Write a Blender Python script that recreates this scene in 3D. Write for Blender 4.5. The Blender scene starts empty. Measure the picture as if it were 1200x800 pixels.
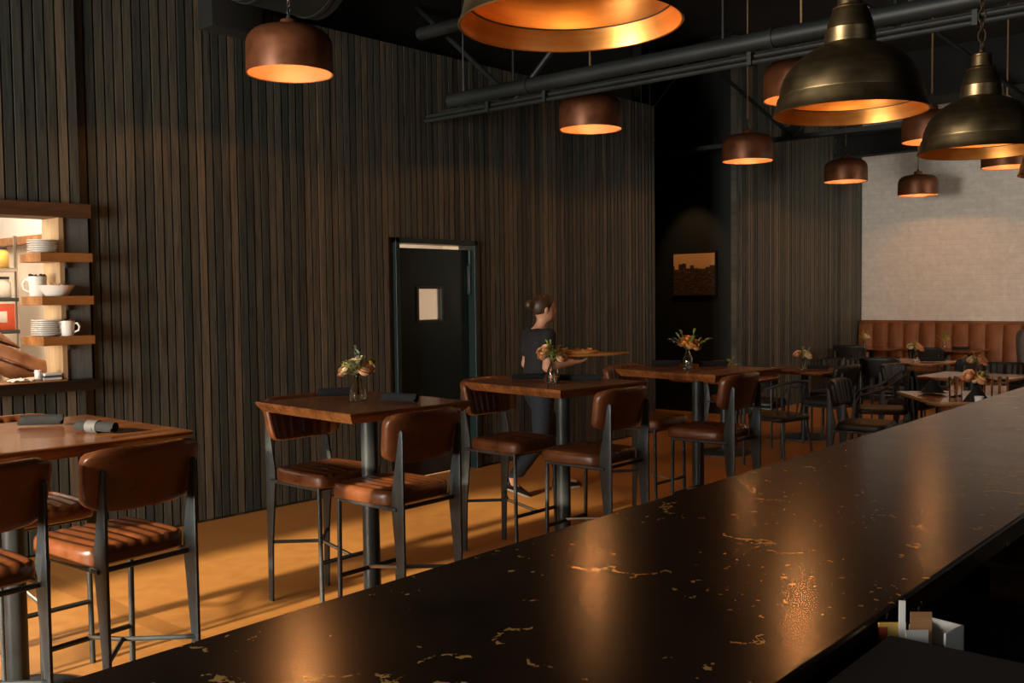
import bpy, bmesh, math, random
import numpy as np
from math import sin, cos, pi, radians, sqrt, atan2, hypot
from mathutils import Vector, Matrix
R = random.Random(7)
S = bpy.context.scene
COL = S.collection
V = Vector

# ------------------------------------------------------------------ materials
def mat(name, base=(.5, .5, .5), rough=.5, metal=0., spec=.5, coat=0., trans=0., ior=1.45, emit=None, estr=0., aniso=0.):
    m = bpy.data.materials.new(name); m.use_nodes = True
    b = m.node_tree.nodes['Principled BSDF']
    b.inputs['Base Color'].default_value = (*base, 1)
    b.inputs['Roughness'].default_value = rough
    b.inputs['Metallic'].default_value = metal
    b.inputs['Specular IOR Level'].default_value = spec
    b.inputs['Coat Weight'].default_value = coat
    b.inputs['Transmission Weight'].default_value = trans
    b.inputs['IOR'].default_value = ior
    if emit:
        b.inputs['Emission Color'].default_value = (*emit, 1)
        b.inputs['Emission Strength'].default_value = estr
    return m
class N:
    """tiny node helper on a material"""
    def __init__(s, m):
        s.t = m.node_tree; s.b = s.t.nodes['Principled BSDF']
    def n(s, typ, props=None, **ins):
        k = s.t.nodes.new(typ)
        for a, v in (props or {}).items(): setattr(k, a, v)
        for a, v in ins.items(): s.set(k, a.replace('_', ' '), v)
        return k
    def set(s, k, a, v):
        i = k.inputs[int(a)] if a.isdigit() else k.inputs[a]
        if hasattr(v, 'is_output'): s.t.links.new(v, i)
        else: i.default_value = v
    def coord(s, scale=(1, 1, 1), kind='Object'):
        c = s.n('ShaderNodeTexCoord'); mp = s.n('ShaderNodeMapping')
        s.t.links.new(c.outputs[kind], mp.inputs['Vector']); mp.inputs['Scale'].default_value = scale
        return mp.outputs[0]
    def noise(s, vec, scale=5., detail=4., rough=.55, dist=0.):
        k = s.n('ShaderNodeTexNoise'); s.t.links.new(vec, k.inputs['Vector'])
        k.inputs['Scale'].default_value = scale; k.inputs['Detail'].default_value = detail
        k.inputs['Roughness'].default_value = rough; k.inputs['Distortion'].default_value = dist
        return k.outputs['Fac']
    def ramp(s, fac, stops):
        k = s.n('ShaderNodeValToRGB'); s.t.links.new(fac, k.inputs[0])
        e = k.color_ramp.elements
        while len(e) > 1: e.remove(e[-1])
        e[0].position = stops[0][0]; e[0].color = (*stops[0][1], 1)
        for p, c in stops[1:]:
            x = e.new(p); x.color = (*c, 1)
        return k.outputs[0]
    def math(s, op, a, b=0.):
        k = s.n('ShaderNodeMath', {'operation': op})
        s.set(k, '0', a); s.set(k, '1', b)
        return k.outputs[0]
    def mix(s, fac, a, b, mode='MIX'):
        k = s.n('ShaderNodeMix', {'data_type': 'RGBA', 'blend_type': mode})
        s.set(k, '0', fac)
        for i, v in ((6, a), (7, b)):
            if hasattr(v, 'is_output'): s.t.links.new(v, k.inputs[i])
            else: k.inputs[i].default_value = (*v, 1)
        return k.outputs[2]
    def bump(s, h, strength=.3, dist=.01):
        k = s.n('ShaderNodeBump'); s.t.links.new(h, k.inputs['Height'])
        k.inputs['Strength'].default_value = strength; k.inputs['Distance'].default_value = dist
        s.t.links.new(k.outputs[0], s.b.inputs['Normal'])
    def base(s, v): s.t.links.new(v, s.b.inputs['Base Color'])
    def rough(s, v): s.t.links.new(v, s.b.inputs['Roughness'])
def noisy(name, c1, c2, scale=6., rough=.5, metal=0., stretch=(1, 1, 1), detail=5., bump=0., r2=None, spec=.5, coat=0., lo=.35, hi=.65, dist=0.):
    m = mat(name, c1, rough, metal, spec, coat); k = N(m)
    f = k.noise(k.coord(stretch), scale, detail, .6, dist)
    k.base(k.ramp(f, [(lo, c1), (hi, c2)]))
    if r2 is not None: k.rough(k.ramp(f, [(lo, (rough,)*3), (hi, (r2,)*3)]))
    if bump: k.bump(f, bump)
    return m
PITCH = .0655
def slat_material():
    m = mat('slat_wood', (.1, .08, .06), .5, spec=.35); k = N(m)
    co = k.n('ShaderNodeTexCoord'); sx = k.n('ShaderNodeSeparateXYZ'); k.t.links.new(co.outputs['Object'], sx.inputs[0])
    idx = k.math('FLOOR', k.math('DIVIDE', sx.outputs[0], PITCH))
    wn = k.n('ShaderNodeTexWhiteNoise', {'noise_dimensions': '1D'}); k.t.links.new(idx, wn.inputs['W'])
    cb = k.n('ShaderNodeCombineXYZ')
    k.t.links.new(k.math('MULTIPLY', sx.outputs[0], 1.0), cb.inputs[0])
    k.t.links.new(k.math('ADD', sx.outputs[2], k.math('MULTIPLY', wn.outputs['Value'], 37.)), cb.inputs[2])
    mp = k.n('ShaderNodeMapping'); k.t.links.new(cb.outputs[0], mp.inputs['Vector']); mp.inputs['Scale'].default_value = (28, 1, 1.3)
    f = k.noise(mp.outputs[0], 2.2, 7., .62, .6)
    tone = k.ramp(wn.outputs['Value'], [(0., (.034, .040, .035)), (.22, (.052, .056, .048)), (.4, (.088, .081, .064)), (.52, (.046, .052, .045)), (.66, (.112, .095, .069)), (.78, (.060, .063, .053)), (.9, (.140, .114, .079)), (1., (.078, .073, .058))])
    grain = k.ramp(f, [(.28, (.35, .35, .37)), (.5, (1., 1., 1.)), (.75, (1.7, 1.5, 1.25))])
    k.base(k.mix(1., tone, grain, 'MULTIPLY')); k.bump(f, .25, .004)
    return m
def wood(name, dark, mid, light, axis=0, rough=.35, scale=1.0, spec=.5, coat=0.):
    m = mat(name, mid, rough, spec=spec, coat=coat); k = N(m)
    st = [9., 9., 9.]; st[axis] = .9
    v = k.coord(tuple(a*scale for a in st))
    f = k.noise(v, 2.4, 8., .62, 1.2)
    st2 = [7., 7., 7.]; st2[axis] = .12
    g = k.noise(k.coord(tuple(st2)), 1.6, 2., .5)
    c = k.ramp(f, [(.25, dark), (.5, mid), (.75, light)])
    c = k.mix(1., c, k.ramp(g, [(.35, (.72, .68, .66)), (.65, (1.15, 1.15, 1.15))]), 'MULTIPLY')
    k.base(c); k.bump(f, .08, .003)
    return m
def floor_material():
    m = mat('stained_concrete', (.5, .26, .09), .42, spec=.4); k = N(m)
    v = k.coord()
    f = k.noise(v, .9, 7., .62, .4); g = k.noise(v, 9., 6., .7)
    c = k.ramp(f, [(.3, (.40, .165, .036)), (.5, (.48, .205, .048)), (.7, (.55, .25, .066))])
    c = k.mix(.5, c, k.ramp(g, [(.3, (.38, .155, .034)), (.7, (.56, .255, .068))]))
    # darker strip with a wavy edge, running across the aisle
    sx = k.n('ShaderNodeSeparateXYZ'); k.t.links.new(v, sx.inputs[0])
    w = k.math('ADD', sx.outputs[0], k.math('MULTIPLY', k.math('SUBTRACT', g, .5), .05))
    band = k.math('LESS_THAN', k.math('ABSOLUTE', k.math('SUBTRACT', w, 2.43)), .055)
    k.base(k.mix(k.math('MULTIPLY', band, .45), c, (.25, .095, .02)))
    k.rough(k.ramp(g, [(.3, (.36,)*3), (.7, (.52,)*3)])); k.bump(g, .05, .004)
    return m
def stone_material():
    m = mat('bar_stone', (.012, .009, .007), .25, spec=.45); k = N(m)
    v = k.coord()
    warp = k.n('ShaderNodeTexNoise'); k.t.links.new(v, warp.inputs['Vector']); warp.inputs['Scale'].default_value = 3.2; warp.inputs['Detail'].default_value = 5.
    add = k.n('ShaderNodeVectorMath', {'operation': 'MULTIPLY_ADD'})
    k.t.links.new(warp.outputs['Color'], add.inputs[0]); add.inputs[1].default_value = (.55, .55, .55); k.t.links.new(v, add.inputs[2])
    vo = k.n('ShaderNodeTexVoronoi', {'feature': 'DISTANCE_TO_EDGE'}); k.t.links.new(add.outputs[0], vo.inputs['Vector']); vo.inputs['Scale'].default_value = 2.3
    vein = k.math('LESS_THAN', vo.outputs['Distance'], .011)
    gate = k.math('GREATER_THAN', k.noise(v, 5.5, 2.), .57)
    crumb = k.math('GREATER_THAN', k.noise(v, 60., 3., .7), .50)
    fleck = k.math('MULTIPLY', k.math('MULTIPLY', vein, gate), crumb)
    spk = k.math('MULTIPLY', k.math('GREATER_THAN', k.noise(v, 44., 3., .6), .665), k.math('GREATER_THAN', k.noise(v, 3.2, 2.), .52))
    fk = k.math('MAXIMUM', fleck, spk)
    cl = k.noise(v, 7., 6., .65)
    c = k.ramp(cl, [(.3, (.010, .006, .004)), (.62, (.026, .014, .008)), (.8, (.052, .028, .014))])
    k.base(k.mix(fk, c, (.62, .36, .12)))
    k.rough(k.ramp(cl, [(.3, (.20,)*3), (.7, (.225,)*3)]))
    k.bump(k.noise(v, 130., 2.), .012, .002)
    return m
def brick_material():
    m = mat('white_painted_brick', (.6, .55, .48), .6); k = N(m)
    v = k.coord()
    sx = k.n('ShaderNodeSeparateXYZ'); k.t.links.new(v, sx.inputs[0]); cb = k.n('ShaderNodeCombineXYZ')
    k.t.links.new(sx.outputs[1], cb.inputs[0]); k.t.links.new(sx.outputs[2], cb.inputs[1])
    br = k.n('ShaderNodeTexBrick'); k.t.links.new(cb.outputs[0], br.inputs['Vector'])
    for a, b in (('Scale', 1.), ('Brick Width', .215), ('Row Height', .075), ('Mortar Size', .007), ('Mortar Smooth', .6), ('Bias', 0.)): br.inputs[a].default_value = b
    br.inputs['Color1'].default_value = (.82, .765, .68, 1); br.inputs['Color2'].default_value = (.77, .715, .63, 1); br.inputs['Mortar'].default_value = (.74, .69, .61, 1)
    f = k.noise(v, 14., 5.)
    k.base(k.mix(1., br.outputs['Color'], k.ramp(f, [(.3, (.9,)*3), (.7, (1.05,)*3)]), 'MULTIPLY'))
    h = k.math('SUBTRACT', k.math('MULTIPLY', f, .35), br.outputs['Fac']); k.bump(h, .35, .006)
    return m
def metal_aged(name, c1, c2, rough, rings=True, c3=None):
    m = mat(name, c1, rough, 1.); k = N(m)
    v = k.coord()
    f = k.noise(v, 11., 6., .65); g = k.noise(k.coord((2, 2, 26)), 2.4, 4., .6)
    c = k.ramp(f, [(.3, c1), (.68, c2)])
    c = k.mix(.5, c, k.ramp(g, [(.3, c1), (.7, c3 or c2)]))
    k.base(c); k.rough(k.ramp(f, [(.3, (rough,)*3), (.7, (rough + .14,)*3)])); k.bump(f, .05, .003)
    return m
def picture_material():
    """a sepia photograph of a low town under a pale sky"""
    m = mat('sepia_print', (.4, .25, .13), .45); k = N(m)
    v = k.coord((1, 1, 1))
    sx = k.n('ShaderNodeSeparateXYZ'); k.t.links.new(v, sx.inputs[0])
    cell = k.math('FLOOR', k.math('MULTIPLY', sx.outputs[1], 17.)); wn = k.n('ShaderNodeTexWhiteNoise', {'noise_dimensions': '1D'}); k.t.links.new(cell, wn.inputs['W'])
    ridge = k.math('ADD', .06, k.math('MULTIPLY', wn.outputs['Value'], .09))
    sky = k.math('GREATER_THAN', sx.outputs[2], ridge)
    f = k.noise(k.coord((1, 9, 22)), 1.6, 5., .7)
    town = k.ramp(f, [(.3, (.012, .008, .005)), (.5, (.05, .028, .014)), (.66, (.16, .09, .045)), (.8, (.55, .33, .18))])
    k.base(k.mix(sky, town, (.66, .37, .17)))
    return m
M = {}
M['slat'] = slat_material()
M['gap'] = mat('black_backing', (.006, .006, .005), .9)
M['floor'] = floor_material()
M['stone'] = stone_material()
M['brick'] = brick_material()
M['black_paint'] = noisy('black_wall_paint', (.004, .0055, .004), (.007, .0085, .0065), 4., .6)
M['ceil'] = noisy('ceiling_black', (.010, .011, .010), (.018, .019, .017), 3., .8)
M['steel'] = noisy('painted_steel_grey', (.012, .0145, .014), (.020, .023, .0215), 5., .5)
M['duct'] = noisy('duct_grey', (.013, .017, .0165), (.021, .025, .0235), 3., .5)
M['table'] = wood('walnut_top', (.105, .034, .011), (.20, .068, .020), (.31, .118, .038), 0, .26, 1., .55, .15)
M['lowtable'] = wood('light_table_top', (.34, .17, .075), (.50, .26, .125), (.62, .35, .18), 0, .22, 1., .6, .4)
M['shelf'] = wood('oak_shelf', (.22, .085, .022), (.36, .15, .042), (.46, .21, .065), 0, .4)
M['jamb'] = wood('pale_jamb', (.45, .29, .14), (.56, .38, .20), (.66, .47, .27), 2, .45)
M['lintel'] = wood('lintel_wood', (.05, .022, .008), (.09, .042, .016), (.14, .068, .027), 0, .5)
M['greytrim'] = noisy('grey_board', (.085, .088, .084), (.12, .12, .112), 7., .55, stretch=(8, 1, .6))
M['leather'] = noisy('brown_leather', (.10, .028, .008), (.165, .051, .016), 9., .26, bump=.05, r2=.42, spec=.55)
M['darkleather'] = noisy('black_leather', (.010, .009, .008), (.02, .017, .014), 9., .4, r2=.5)
M['booth'] = noisy('booth_leather', (.20, .068, .020), (.28, .10, .034), 5., .42, r2=.5)
M['blackmetal'] = noisy('black_steel', (.028, .033, .034), (.045, .051, .052), 8., .36, spec=.5, r2=.46)
M['chrome'] = mat('worn_chrome', (.55, .5, .44), .28, 1.)
M['door'] = noisy('dark_green_door', (.006, .014, .013), (.010, .020, .018), 4., .26, spec=.6)
M['doorframe'] = mat('dark_green_frame', (.010, .022, .022), .4)
M['brass'] = metal_aged('aged_brass', (.15, .105, .055), (.26, .185, .098), .33, c3=(.33, .235, .115))
M['copper'] = metal_aged('copper_lining', (.66, .27, .06), (.88, .42, .11), .34, c3=(.92, .50, .17))
M['rust'] = noisy('rust_brown_shade', (.105, .034, .013), (.20, .068, .025), 7., .40, .45, detail=7., r2=.5, bump=.04)
M['lining'] = mat('copper_shade_lining', (.20, .105, .058), .5, .0)
M['bulb'] = mat('warm_bulb', (1, .8, .5), .4, emit=(1., .58, .25), estr=9.)
M['cord'] = noisy('jute_cord', (.30, .17, .07), (.42, .26, .12), 60., .8)
M['glass'] = mat('clear_glass', (1, 1, 1), .02, trans=1., ior=1.45)
M['amber'] = mat('tinted_vase_glass', (1, .93, .80), .04, trans=1., ior=1.42)
M['pane'] = mat('frosted_pane', (.92, .9, .85), .35, trans=.85, ior=1.2)
M['water'] = mat('water', (.98, .95, .85), .0, trans=1., ior=1.33)
M['napkin'] = noisy('black_napkin', (.004, .004, .0045), (.010, .010, .011), 60., .9, bump=.2)
M['band'] = mat('grey_paper_band', (.07, .067, .063), .7)
M['white'] = noisy('white_ceramic', (.74, .69, .62), (.8, .76, .70), 6., .3)
M['paper'] = mat('white_paper', (.75, .72, .68), .7)
M['tile'] = mat('kitchen_tile', (.72, .70, .67), .35)
M['kwall'] = mat('kitchen_wall', (.80, .72, .60), .6)
M['red'] = mat('red_carton', (.62, .09, .035), .5)
M['yellow'] = mat('yellow_label', (.80, .52, .12), .5)
M['petal1'] = noisy('peach_petal', (.80, .36, .15), (.86, .50, .27), 20., .6)
M['petal2'] = noisy('cream_petal', (.82, .60, .30), (.86, .70, .42), 20., .6)
M['petal3'] = noisy('orange_petal', (.80, .28, .05), (.86, .42, .09), 20., .6)
M['leaf'] = noisy('fresh_leaf', (.20, .27, .05), (.38, .42, .10), 18., .5)
M['leaf2'] = noisy('grey_leaf', (.16, .21, .15), (.30, .36, .26), 18., .5)
M['yleaf'] = noisy('yellow_leaf', (.42, .36, .05), (.55, .46, .08), 18., .5)
M['stem'] = mat('green_stem', (.12, .17, .05), .5)
M['skin'] = noisy('skin', (.52, .26, .16), (.58, .31, .20), 9., .5)
M['hair'] = noisy('brown_hair', (.022, .011, .006), (.06, .03, .015), 40., .5, stretch=(1, 1, .2))
M['shirt'] = noisy('black_tee', (.008, .008, .009), (.015, .015, .016), 30., .85)
M['denim'] = noisy('dark_jeans', (.010, .014, .020), (.018, .024, .034), 50., .8)
M['brownshirt'] = noisy('brown_work_shirt', (.26, .095, .03), (.38, .15, .055), 12., .75)
M['shoe'] = mat('black_shoe', (.008, .008, .008), .4)
M['sole'] = mat('pale_sole', (.3, .27, .23), .7)
M['board'] = wood('serving_board', (.30, .12, .03), (.47, .21, .06), (.58, .30, .10), 0, .45)
M['food'] = noisy('toasted_bread', (.50, .20, .04), (.70, .36, .10), 25., .7, bump=.3)
M['greycloth'] = noisy('grey_cloth', (.07, .062, .055), (.10, .09, .078), 40., .85)
M['blackpl'] = noisy('black_plastic', (.005, .005, .0045), (.008, .008, .007), 30., .6)
M['darkledge'] = wood('dark_ledge', (.010, .006, .004), (.016, .010, .006), (.026, .016, .009), 0, .4)
M['olive'] = noisy('olive_jacket', (.018, .020, .014), (.032, .034, .024), 20., .8)

# ------------------------------------------------------------------ mesh helpers
class MB:
    def __init__(s): s.v = []; s.f = []; s.m = []
    def add(s, vs, fs, mi=0, mx=None):
        o = len(s.v)
        s.v += [tuple(mx @ V(p)) if mx else tuple(p) for p in vs]
        s.f += [tuple(i + o for i in f) for f in fs]; s.m += [mi]*len(fs)
        return s
    def box(s, a, b, mi=0, mx=None):
        x0, y0, z0 = a; x1, y1, z1 = b
        vs = [(x0,y0,z0),(x1,y0,z0),(x1,y1,z0),(x0,y1,z0),(x0,y0,z1),(x1,y0,z1),(x1,y1,z1),(x0,y1,z1)]
        return s.add(vs, [(0,3,2,1),(4,5,6,7),(0,1,5,4),(1,2,6,5),(2,3,7,6),(3,0,4,7)], mi, mx)
    def rbox(s, a, b, r=.005, mi=0, mx=None, seg=2):
        bm = bmesh.new(); bmesh.ops.create_cube(bm, size=1)
        for v in bm.verts:
            v.co = V([a[i] + (v.co[i] + .5)*(b[i] - a[i]) for i in range(3)])
        bmesh.ops.bevel(bm, geom=bm.edges[:], offset=r, segments=seg, affect='EDGES', profile=.5)
        bm.verts.index_update()
        s.add([v.co[:] for v in bm.verts], [[v.index for v in f.verts] for f in bm.faces], mi, mx); bm.free(); return s
    def lathe(s, prof, n=32, mi=0, mx=None, closed=False):
        vs = []; fs = []; m = len(prof)
        for i in range(n):
            a = 2*pi*i/n
            vs += [(r*cos(a), r*sin(a), z) for r, z in prof]
        for i in range(n):
            j = (i + 1) % n
            for k in range(m - 1 + (1 if closed else 0)):
                l = (k + 1) % m
                q = [i*m + k, j*m + k, j*m + l, i*m + l]
                if prof[k][0] < 1e-6: q = [i*m + k, j*m + l, i*m + l]
                elif prof[l][0] < 1e-6: q = [i*m + k, j*m + k, i*m + l]
                fs.append(q)
        return s.add(vs, fs, mi, mx)
    def cyl(s, p, q, r, r2=None, n=12, mi=0):
        return s.tube([p, q], [r, r if r2 is None else r2], n, mi)
    def tube(s, pts, r, n=8, mi=0, caps=True, close=False):
        pts = [V(p) for p in pts]; m = len(pts)
        rs = list(r) if hasattr(r, '__len__') else [r]*m
        vs = []; fs = []; up = None
        for i, p in enumerate(pts):
            if close: t = pts[(i + 1) % m] - pts[i - 1]
            else: t = pts[min(i + 1, m - 1)] - pts[max(i - 1, 0)]
            t.normalize()
            if up is None:
                up = V((0, 0, 1)) if abs(t.z) < .9 else V((1, 0, 0))
            x = up - t*up.dot(t)
            if x.length < 1e-5: x = t.orthogonal()
            x.normalize(); y = t.cross(x); up = x
            vs += [tuple(p + (x*cos(2*pi*k/n) + y*sin(2*pi*k/n))*rs[i]) for k in range(n)]
        for i in range(m if close else m - 1):
            a = i*n; b = ((i + 1) % m)*n
            fs += [(a + k, a + (k + 1) % n, b + (k + 1) % n, b + k) for k in range(n)]
        if caps and not close: fs += [tuple(range(n))[::-1], tuple((m - 1)*n + k for k in range(n))]
        return s.add(vs, fs, mi)
    def prism(s, poly, depth, mi=0, mx=None):
        """poly in local xy, extruded 0..depth along z"""
        n = len(poly)
        vs = [(x, y, 0) for x, y in poly] + [(x, y, depth) for x, y in poly]
        fs = [tuple(range(n))[::-1], tuple(range(n, 2*n))] + [(i, (i + 1) % n, n + (i + 1) % n, n + i) for i in range(n)]
        return s.add(vs, fs, mi, mx)
    def ball(s, c, r, n=14, mi=0, sc=(1, 1, 1)):
        m = max(5, n//2)
        prof = [(max(0, sin(pi*i/m))*1., -cos(pi*i/m)) for i in range(m + 1)]
        prof[0] = (0, -1); prof[-1] = (0, 1)
        mx = Matrix.Translation(c) @ Matrix.Diagonal((r*sc[0], r*sc[1], r*sc[2], 1))
        return s.lathe(prof, n, mi, mx)
    def build(s, name, mats, parent=None, smooth=35, bevel=0., mx=None, weld=True):
        me = bpy.data.meshes.new(name)
        me.from_pydata([tuple(mx @ V(p)) if mx else p for p in s.v], [], s.f)
        bm = bmesh.new(); bm.from_mesh(me)
        if weld: 
            for i, f in enumerate(bm.faces): f.material_index = s.m[i]
            bmesh.ops.remove_doubles(bm, verts=bm.verts, dist=1e-5)
        bmesh.ops.recalc_face_normals(bm, faces=bm.faces)
        if bevel:
            es = [e for e in bm.edges if len(e.link_faces) == 2 and e.calc_face_angle(0) > radians(40)]
            bmesh.ops.bevel(bm, geom=es, offset=bevel, segments=2, affect='EDGES', profile=.5, clamp_overlap=True)
        bm.to_mesh(me); bm.free()
        for m in (mats if isinstance(mats, (list, tuple)) else [mats]): me.materials.append(m)
        if smooth:
            me.polygons.foreach_set('use_smooth', [True]*len(me.polygons))
            me.set_sharp_from_angle(angle=radians(smooth))
        o = bpy.data.objects.new(name, me); COL.objects.link(o)
        if parent: o.parent = parent
        return o
def tag(o, label=None, cat=None, group=None, kind=None):
    for k, v in (('label', label), ('category', cat), ('group', group), ('kind', kind)):
        if v: o[k] = v
    return o
def thing(name, label, cat, loc=(0, 0, 0), rz=0., group=None):
    o = bpy.data.objects.new(name, None); COL.objects.link(o)
    o.location = loc; o.rotation_euler = (0, 0, rz); o.empty_display_size = .1
    return tag(o, label, cat, group)
def dup(o, label=None, loc=None, rz=None, group=None, parent=None):
    c = o.copy(); COL.objects.link(c)
    if parent: c.parent = parent
    for ch in list(o.children): dup(ch, parent=c)
    if parent is None:
        if label: c['label'] = label
        if group: c['group'] = group
        if loc is not None: c.location = loc
        if rz is not None: c.rotation_euler = (0, 0, rz)
    return c
def struct(name, mb, mats, smooth=0, **k):
    return tag(mb.build(name, mats, None, smooth, **k), kind='structure')
def TR(x, y, z): return Matrix.Translation((x, y, z))
def RZ(a): return Matrix.Rotation(a, 4, 'Z')
def RX(a): return Matrix.Rotation(a, 4, 'X')
def RY(a): return Matrix.Rotation(a, 4, 'Y')

# ------------------------------------------------------------------ camera
F_PX = 1167.; YAW = radians(41.7); PT = radians(2.72); RL = radians(.69); CAMZ = 1.60
fw = V((cos(YAW)*cos(PT), sin(YAW)*cos(PT), -sin(PT)))
rt = fw.cross(V((0, 0, 1))).normalized(); up = rt.cross(fw)
r2 = rt*cos(RL) - up*sin(RL); u2 = rt*sin(RL) + up*cos(RL)
cd = bpy.data.cameras.new('camera'); cam = bpy.data.objects.new('camera', cd); COL.objects.link(cam)
cd.sensor_width = 36; cd.lens = F_PX*36/1200; cd.clip_start = .05; cd.clip_end = 100
mw = Matrix((r2, u2, -fw)).transposed().to_4x4(); mw.translation = (0, 0, CAMZ)
cam.matrix_world = mw
S.camera = cam

LIGHTS = []
def lamp(kind, name, loc, energy, color, **k):
    l = bpy.data.lights.new(name, kind); l.energy = energy; l.color = color
    for a, b in k.items(): setattr(l, a, b)
    o = bpy.data.objects.new(name, l); COL.objects.link(o); o.location = loc
    return o
# ------------------------------------------------------------------ room shell
YW = 6.33; XB = 15.4; XL = -3.6; YR = -3.2; ZC = 4.9
def holes_wall(mb, x0, x1, y0, y1, z0, z1, holes, mi=0):
    """wall along x with rectangular holes (hx0,hx1,hz0,hz1)"""
    xs = x0
    for a, b, c, d in sorted(holes):
        if a > xs: mb.box((xs, y0, z0), (a, y1, z1), mi)
        if c > z0: mb.box((a, y0, z0), (b, y1, c), mi)
        if d < z1: mb.box((a, y0, d), (b, y1, z1), mi)
        xs = b
    mb.box((xs, y0, z0), (x1, y1, z1), mi)
PASS = (1.0, 2.995, 1.02, 2.20); DOOR = (5.62, 6.62, 0., 2.09)
def slat_wall(name, x0, x1, ztop, holes, slab):
    mb = MB()
    holes_wall(mb, x0, x1, YW + .024, YW + slab, 0, ztop, [(a, b, c, d) for a, b, c, d in holes], 1)
    i0 = int(math.floor(x0/PITCH)) + 1
    rr = random.Random(3)
    for i in range(i0, int(x1/PITCH)):
        a = i*PITCH + .006; b = (i + 1)*PITCH - .006
        dy = rr.uniform(0, .005) + (.03 if b < 3.0 and name == 'wall_left' else 0)
        spans = [(.02, ztop)]
        for h in holes:
            if b > h[0] and a < h[1]:
                n = []
                for p, q in spans:
                    if h[2] > p: n.append((p, min(q, h[2])))
                    if h[3] < q: n.append((max(p, h[3]), q))
                spans = n
        for p, q in spans:
            if q - p > .01: mb.box((a, YW - dy, p), (b, YW + .025, q), 0)
    return struct(name, mb, [M['slat'], M['gap']], weld=False)
slat_wall('wall_left', XL, 9.6, 3.70, [PASS, DOOR], .19)
slat_wall('wall_left_far', 11.47, XB, 4.85, [], .1)
mb = MB(); mb.box((9.58, YW + .19, 0), (9.6, 9.0, ZC)); mb.box((11.5, YW + .1, 0), (XB, 9.0, ZC)); mb.box((9.58, 9.0, 0), (XB + .2, 9.2, ZC))
struct('wall_hall', mb, M['black_paint'])
mb = MB(); mb.box((XB, YR, 0), (XB + .2, YW + .2, ZC)); struct('wall_back', mb, M['brick'])
mb = MB(); mb.box((XL - .4, YR - .4, -.15), (XB + .4, 10.2, 0)); struct('floor', mb, M['floor'])
mb = MB(); mb.box((XL - .2, YR - .2, ZC), (XB + .2, 10.2, ZC + .15)); struct('ceiling', mb, M['ceil'])
# dark upper wall set back above the slat panelling
mb = MB(); mb.box((XL, YW + .30, 3.0), (9.6, YW + .36, ZC)); struct('wall_left_upper', mb, M['ceil'])
# right wall behind the bar with added fill windows; street end with its windows
mb = MB(); holes_wall(mb, XL, XB + .2, YR - .2, YR, 0, ZC, [(-1.6, 1.2, 1.1, 2.7), (10.6, 14.2, 1.1, 2.7)]); struct('wall_right', mb, M['black_paint'])
mb = MB()
for x in (-1.6, -.2, 1.2): mb.box((x - .03, YR - .14, 1.1), (x + .03, YR - .06, 2.7))
for z in (1.13, 2.67): mb.box((-1.6, YR - .14, z - .03), (1.2, YR - .06, z + .03))
struct('added_window_2', mb, M['blackmetal'])  # unseen window, added so fill light reaches the bar's working side
mb = MB()
for x in (10.6, 12.4, 14.2): mb.box((x - .03, YR - .14, 1.1), (x + .03, YR - .06, 2.7))
for z in (1.13, 2.67): mb.box((10.6, YR - .14, z - .03), (14.2, YR - .06, z + .03))
struct('added_window_3', mb, M['blackmetal'])  # unseen window, added so fill light reaches the brick wall
WIN = (3.3, 5.42, .35, 2.95)
mb = MB(); mb.box((XL - .2, YR, 0), (XL, WIN[0], ZC)); mb.box((XL - .2, WIN[1], 0), (XL, 9.8, ZC))
mb.box((XL - .2, WIN[0], 0), (XL, WIN[1], WIN[2])); mb.box((XL - .2, WIN[0], WIN[3]), (XL, WIN[1], ZC))
struct('wall_street', mb, M['black_paint'])
mb = MB()
for i in range(3):
    y = WIN[0] + (WIN[1] - WIN[0])*i/2; mb.box((XL - .14, y - .03, WIN[2]), (XL - .06, y + .03, WIN[3]))
for z in (WIN[2] + .03, 2.55, WIN[3] - .03): mb.box((XL - .14, WIN[0], z - .03), (XL - .06, WIN[1], z + .03))
struct('window_1', mb, M['blackmetal'])

ps = lamp('SPOT', 'picture_spot', (10.55, 7.0, 3.45), 48, (1., .62, .30), spot_size=radians(46), spot_blend=.6, shadow_soft_size=.03)
ps.rotation_euler = (V((11.5, 6.98, 1.86)) - V((10.55, 7.0, 3.45))).to_track_quat('-Z', 'Y').to_euler()
sp = thing('track_spotlight', 'small black spotlight over the hallway photograph', 'lamp', (10.5, 7.0, 3.5))
mb = MB(); mb.lathe([(0, .06), (.04, .06), (.05, -.02), (.045, -.02), (.036, .05), (0, .05)], 20, mx=RY(radians(-31))); mb.build('lamp_head', M['blackmetal'], sp)
mb = MB(); mb.tube([(-.03, 0, .06), (-.03, 0, ZC - 3.502)], .012, 8); mb.build('drop_rod', M['blackmetal'], sp)
# kitchen behind the slat wall
mb = MB(); mb.box((-1.0, 9.6, 0), (9.6, 9.8, 3.0)); mb.box((-1.1, YW + .19, 0), (-1.0, 9.8, 3.0)); mb.box((9.4, YW + .22, 0), (9.56, 9.6, 3.0))
mb.box((3.60, YW + .19, 0), (3.70, 9.6, 3.0)); struct('wall_kitchen', mb, M['kwall'])
mb = MB(); mb.box((3.585, YW + .6, 2.13), (3.60, 9.6, 3.0)); struct('trim_4', mb, M['tile'])
mb = MB(); mb.rbox((3.50, YW + .6, 2.065), (3.60, 9.6, 2.13), .004); struct('trim_5', mb, M['shelf'])
mb = MB(); mb.box((-1.0, YW + .2, 3.0), (9.5, 9.8, 3.1)); struct('ceiling_kitchen', mb, M['kwall'])

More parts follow.
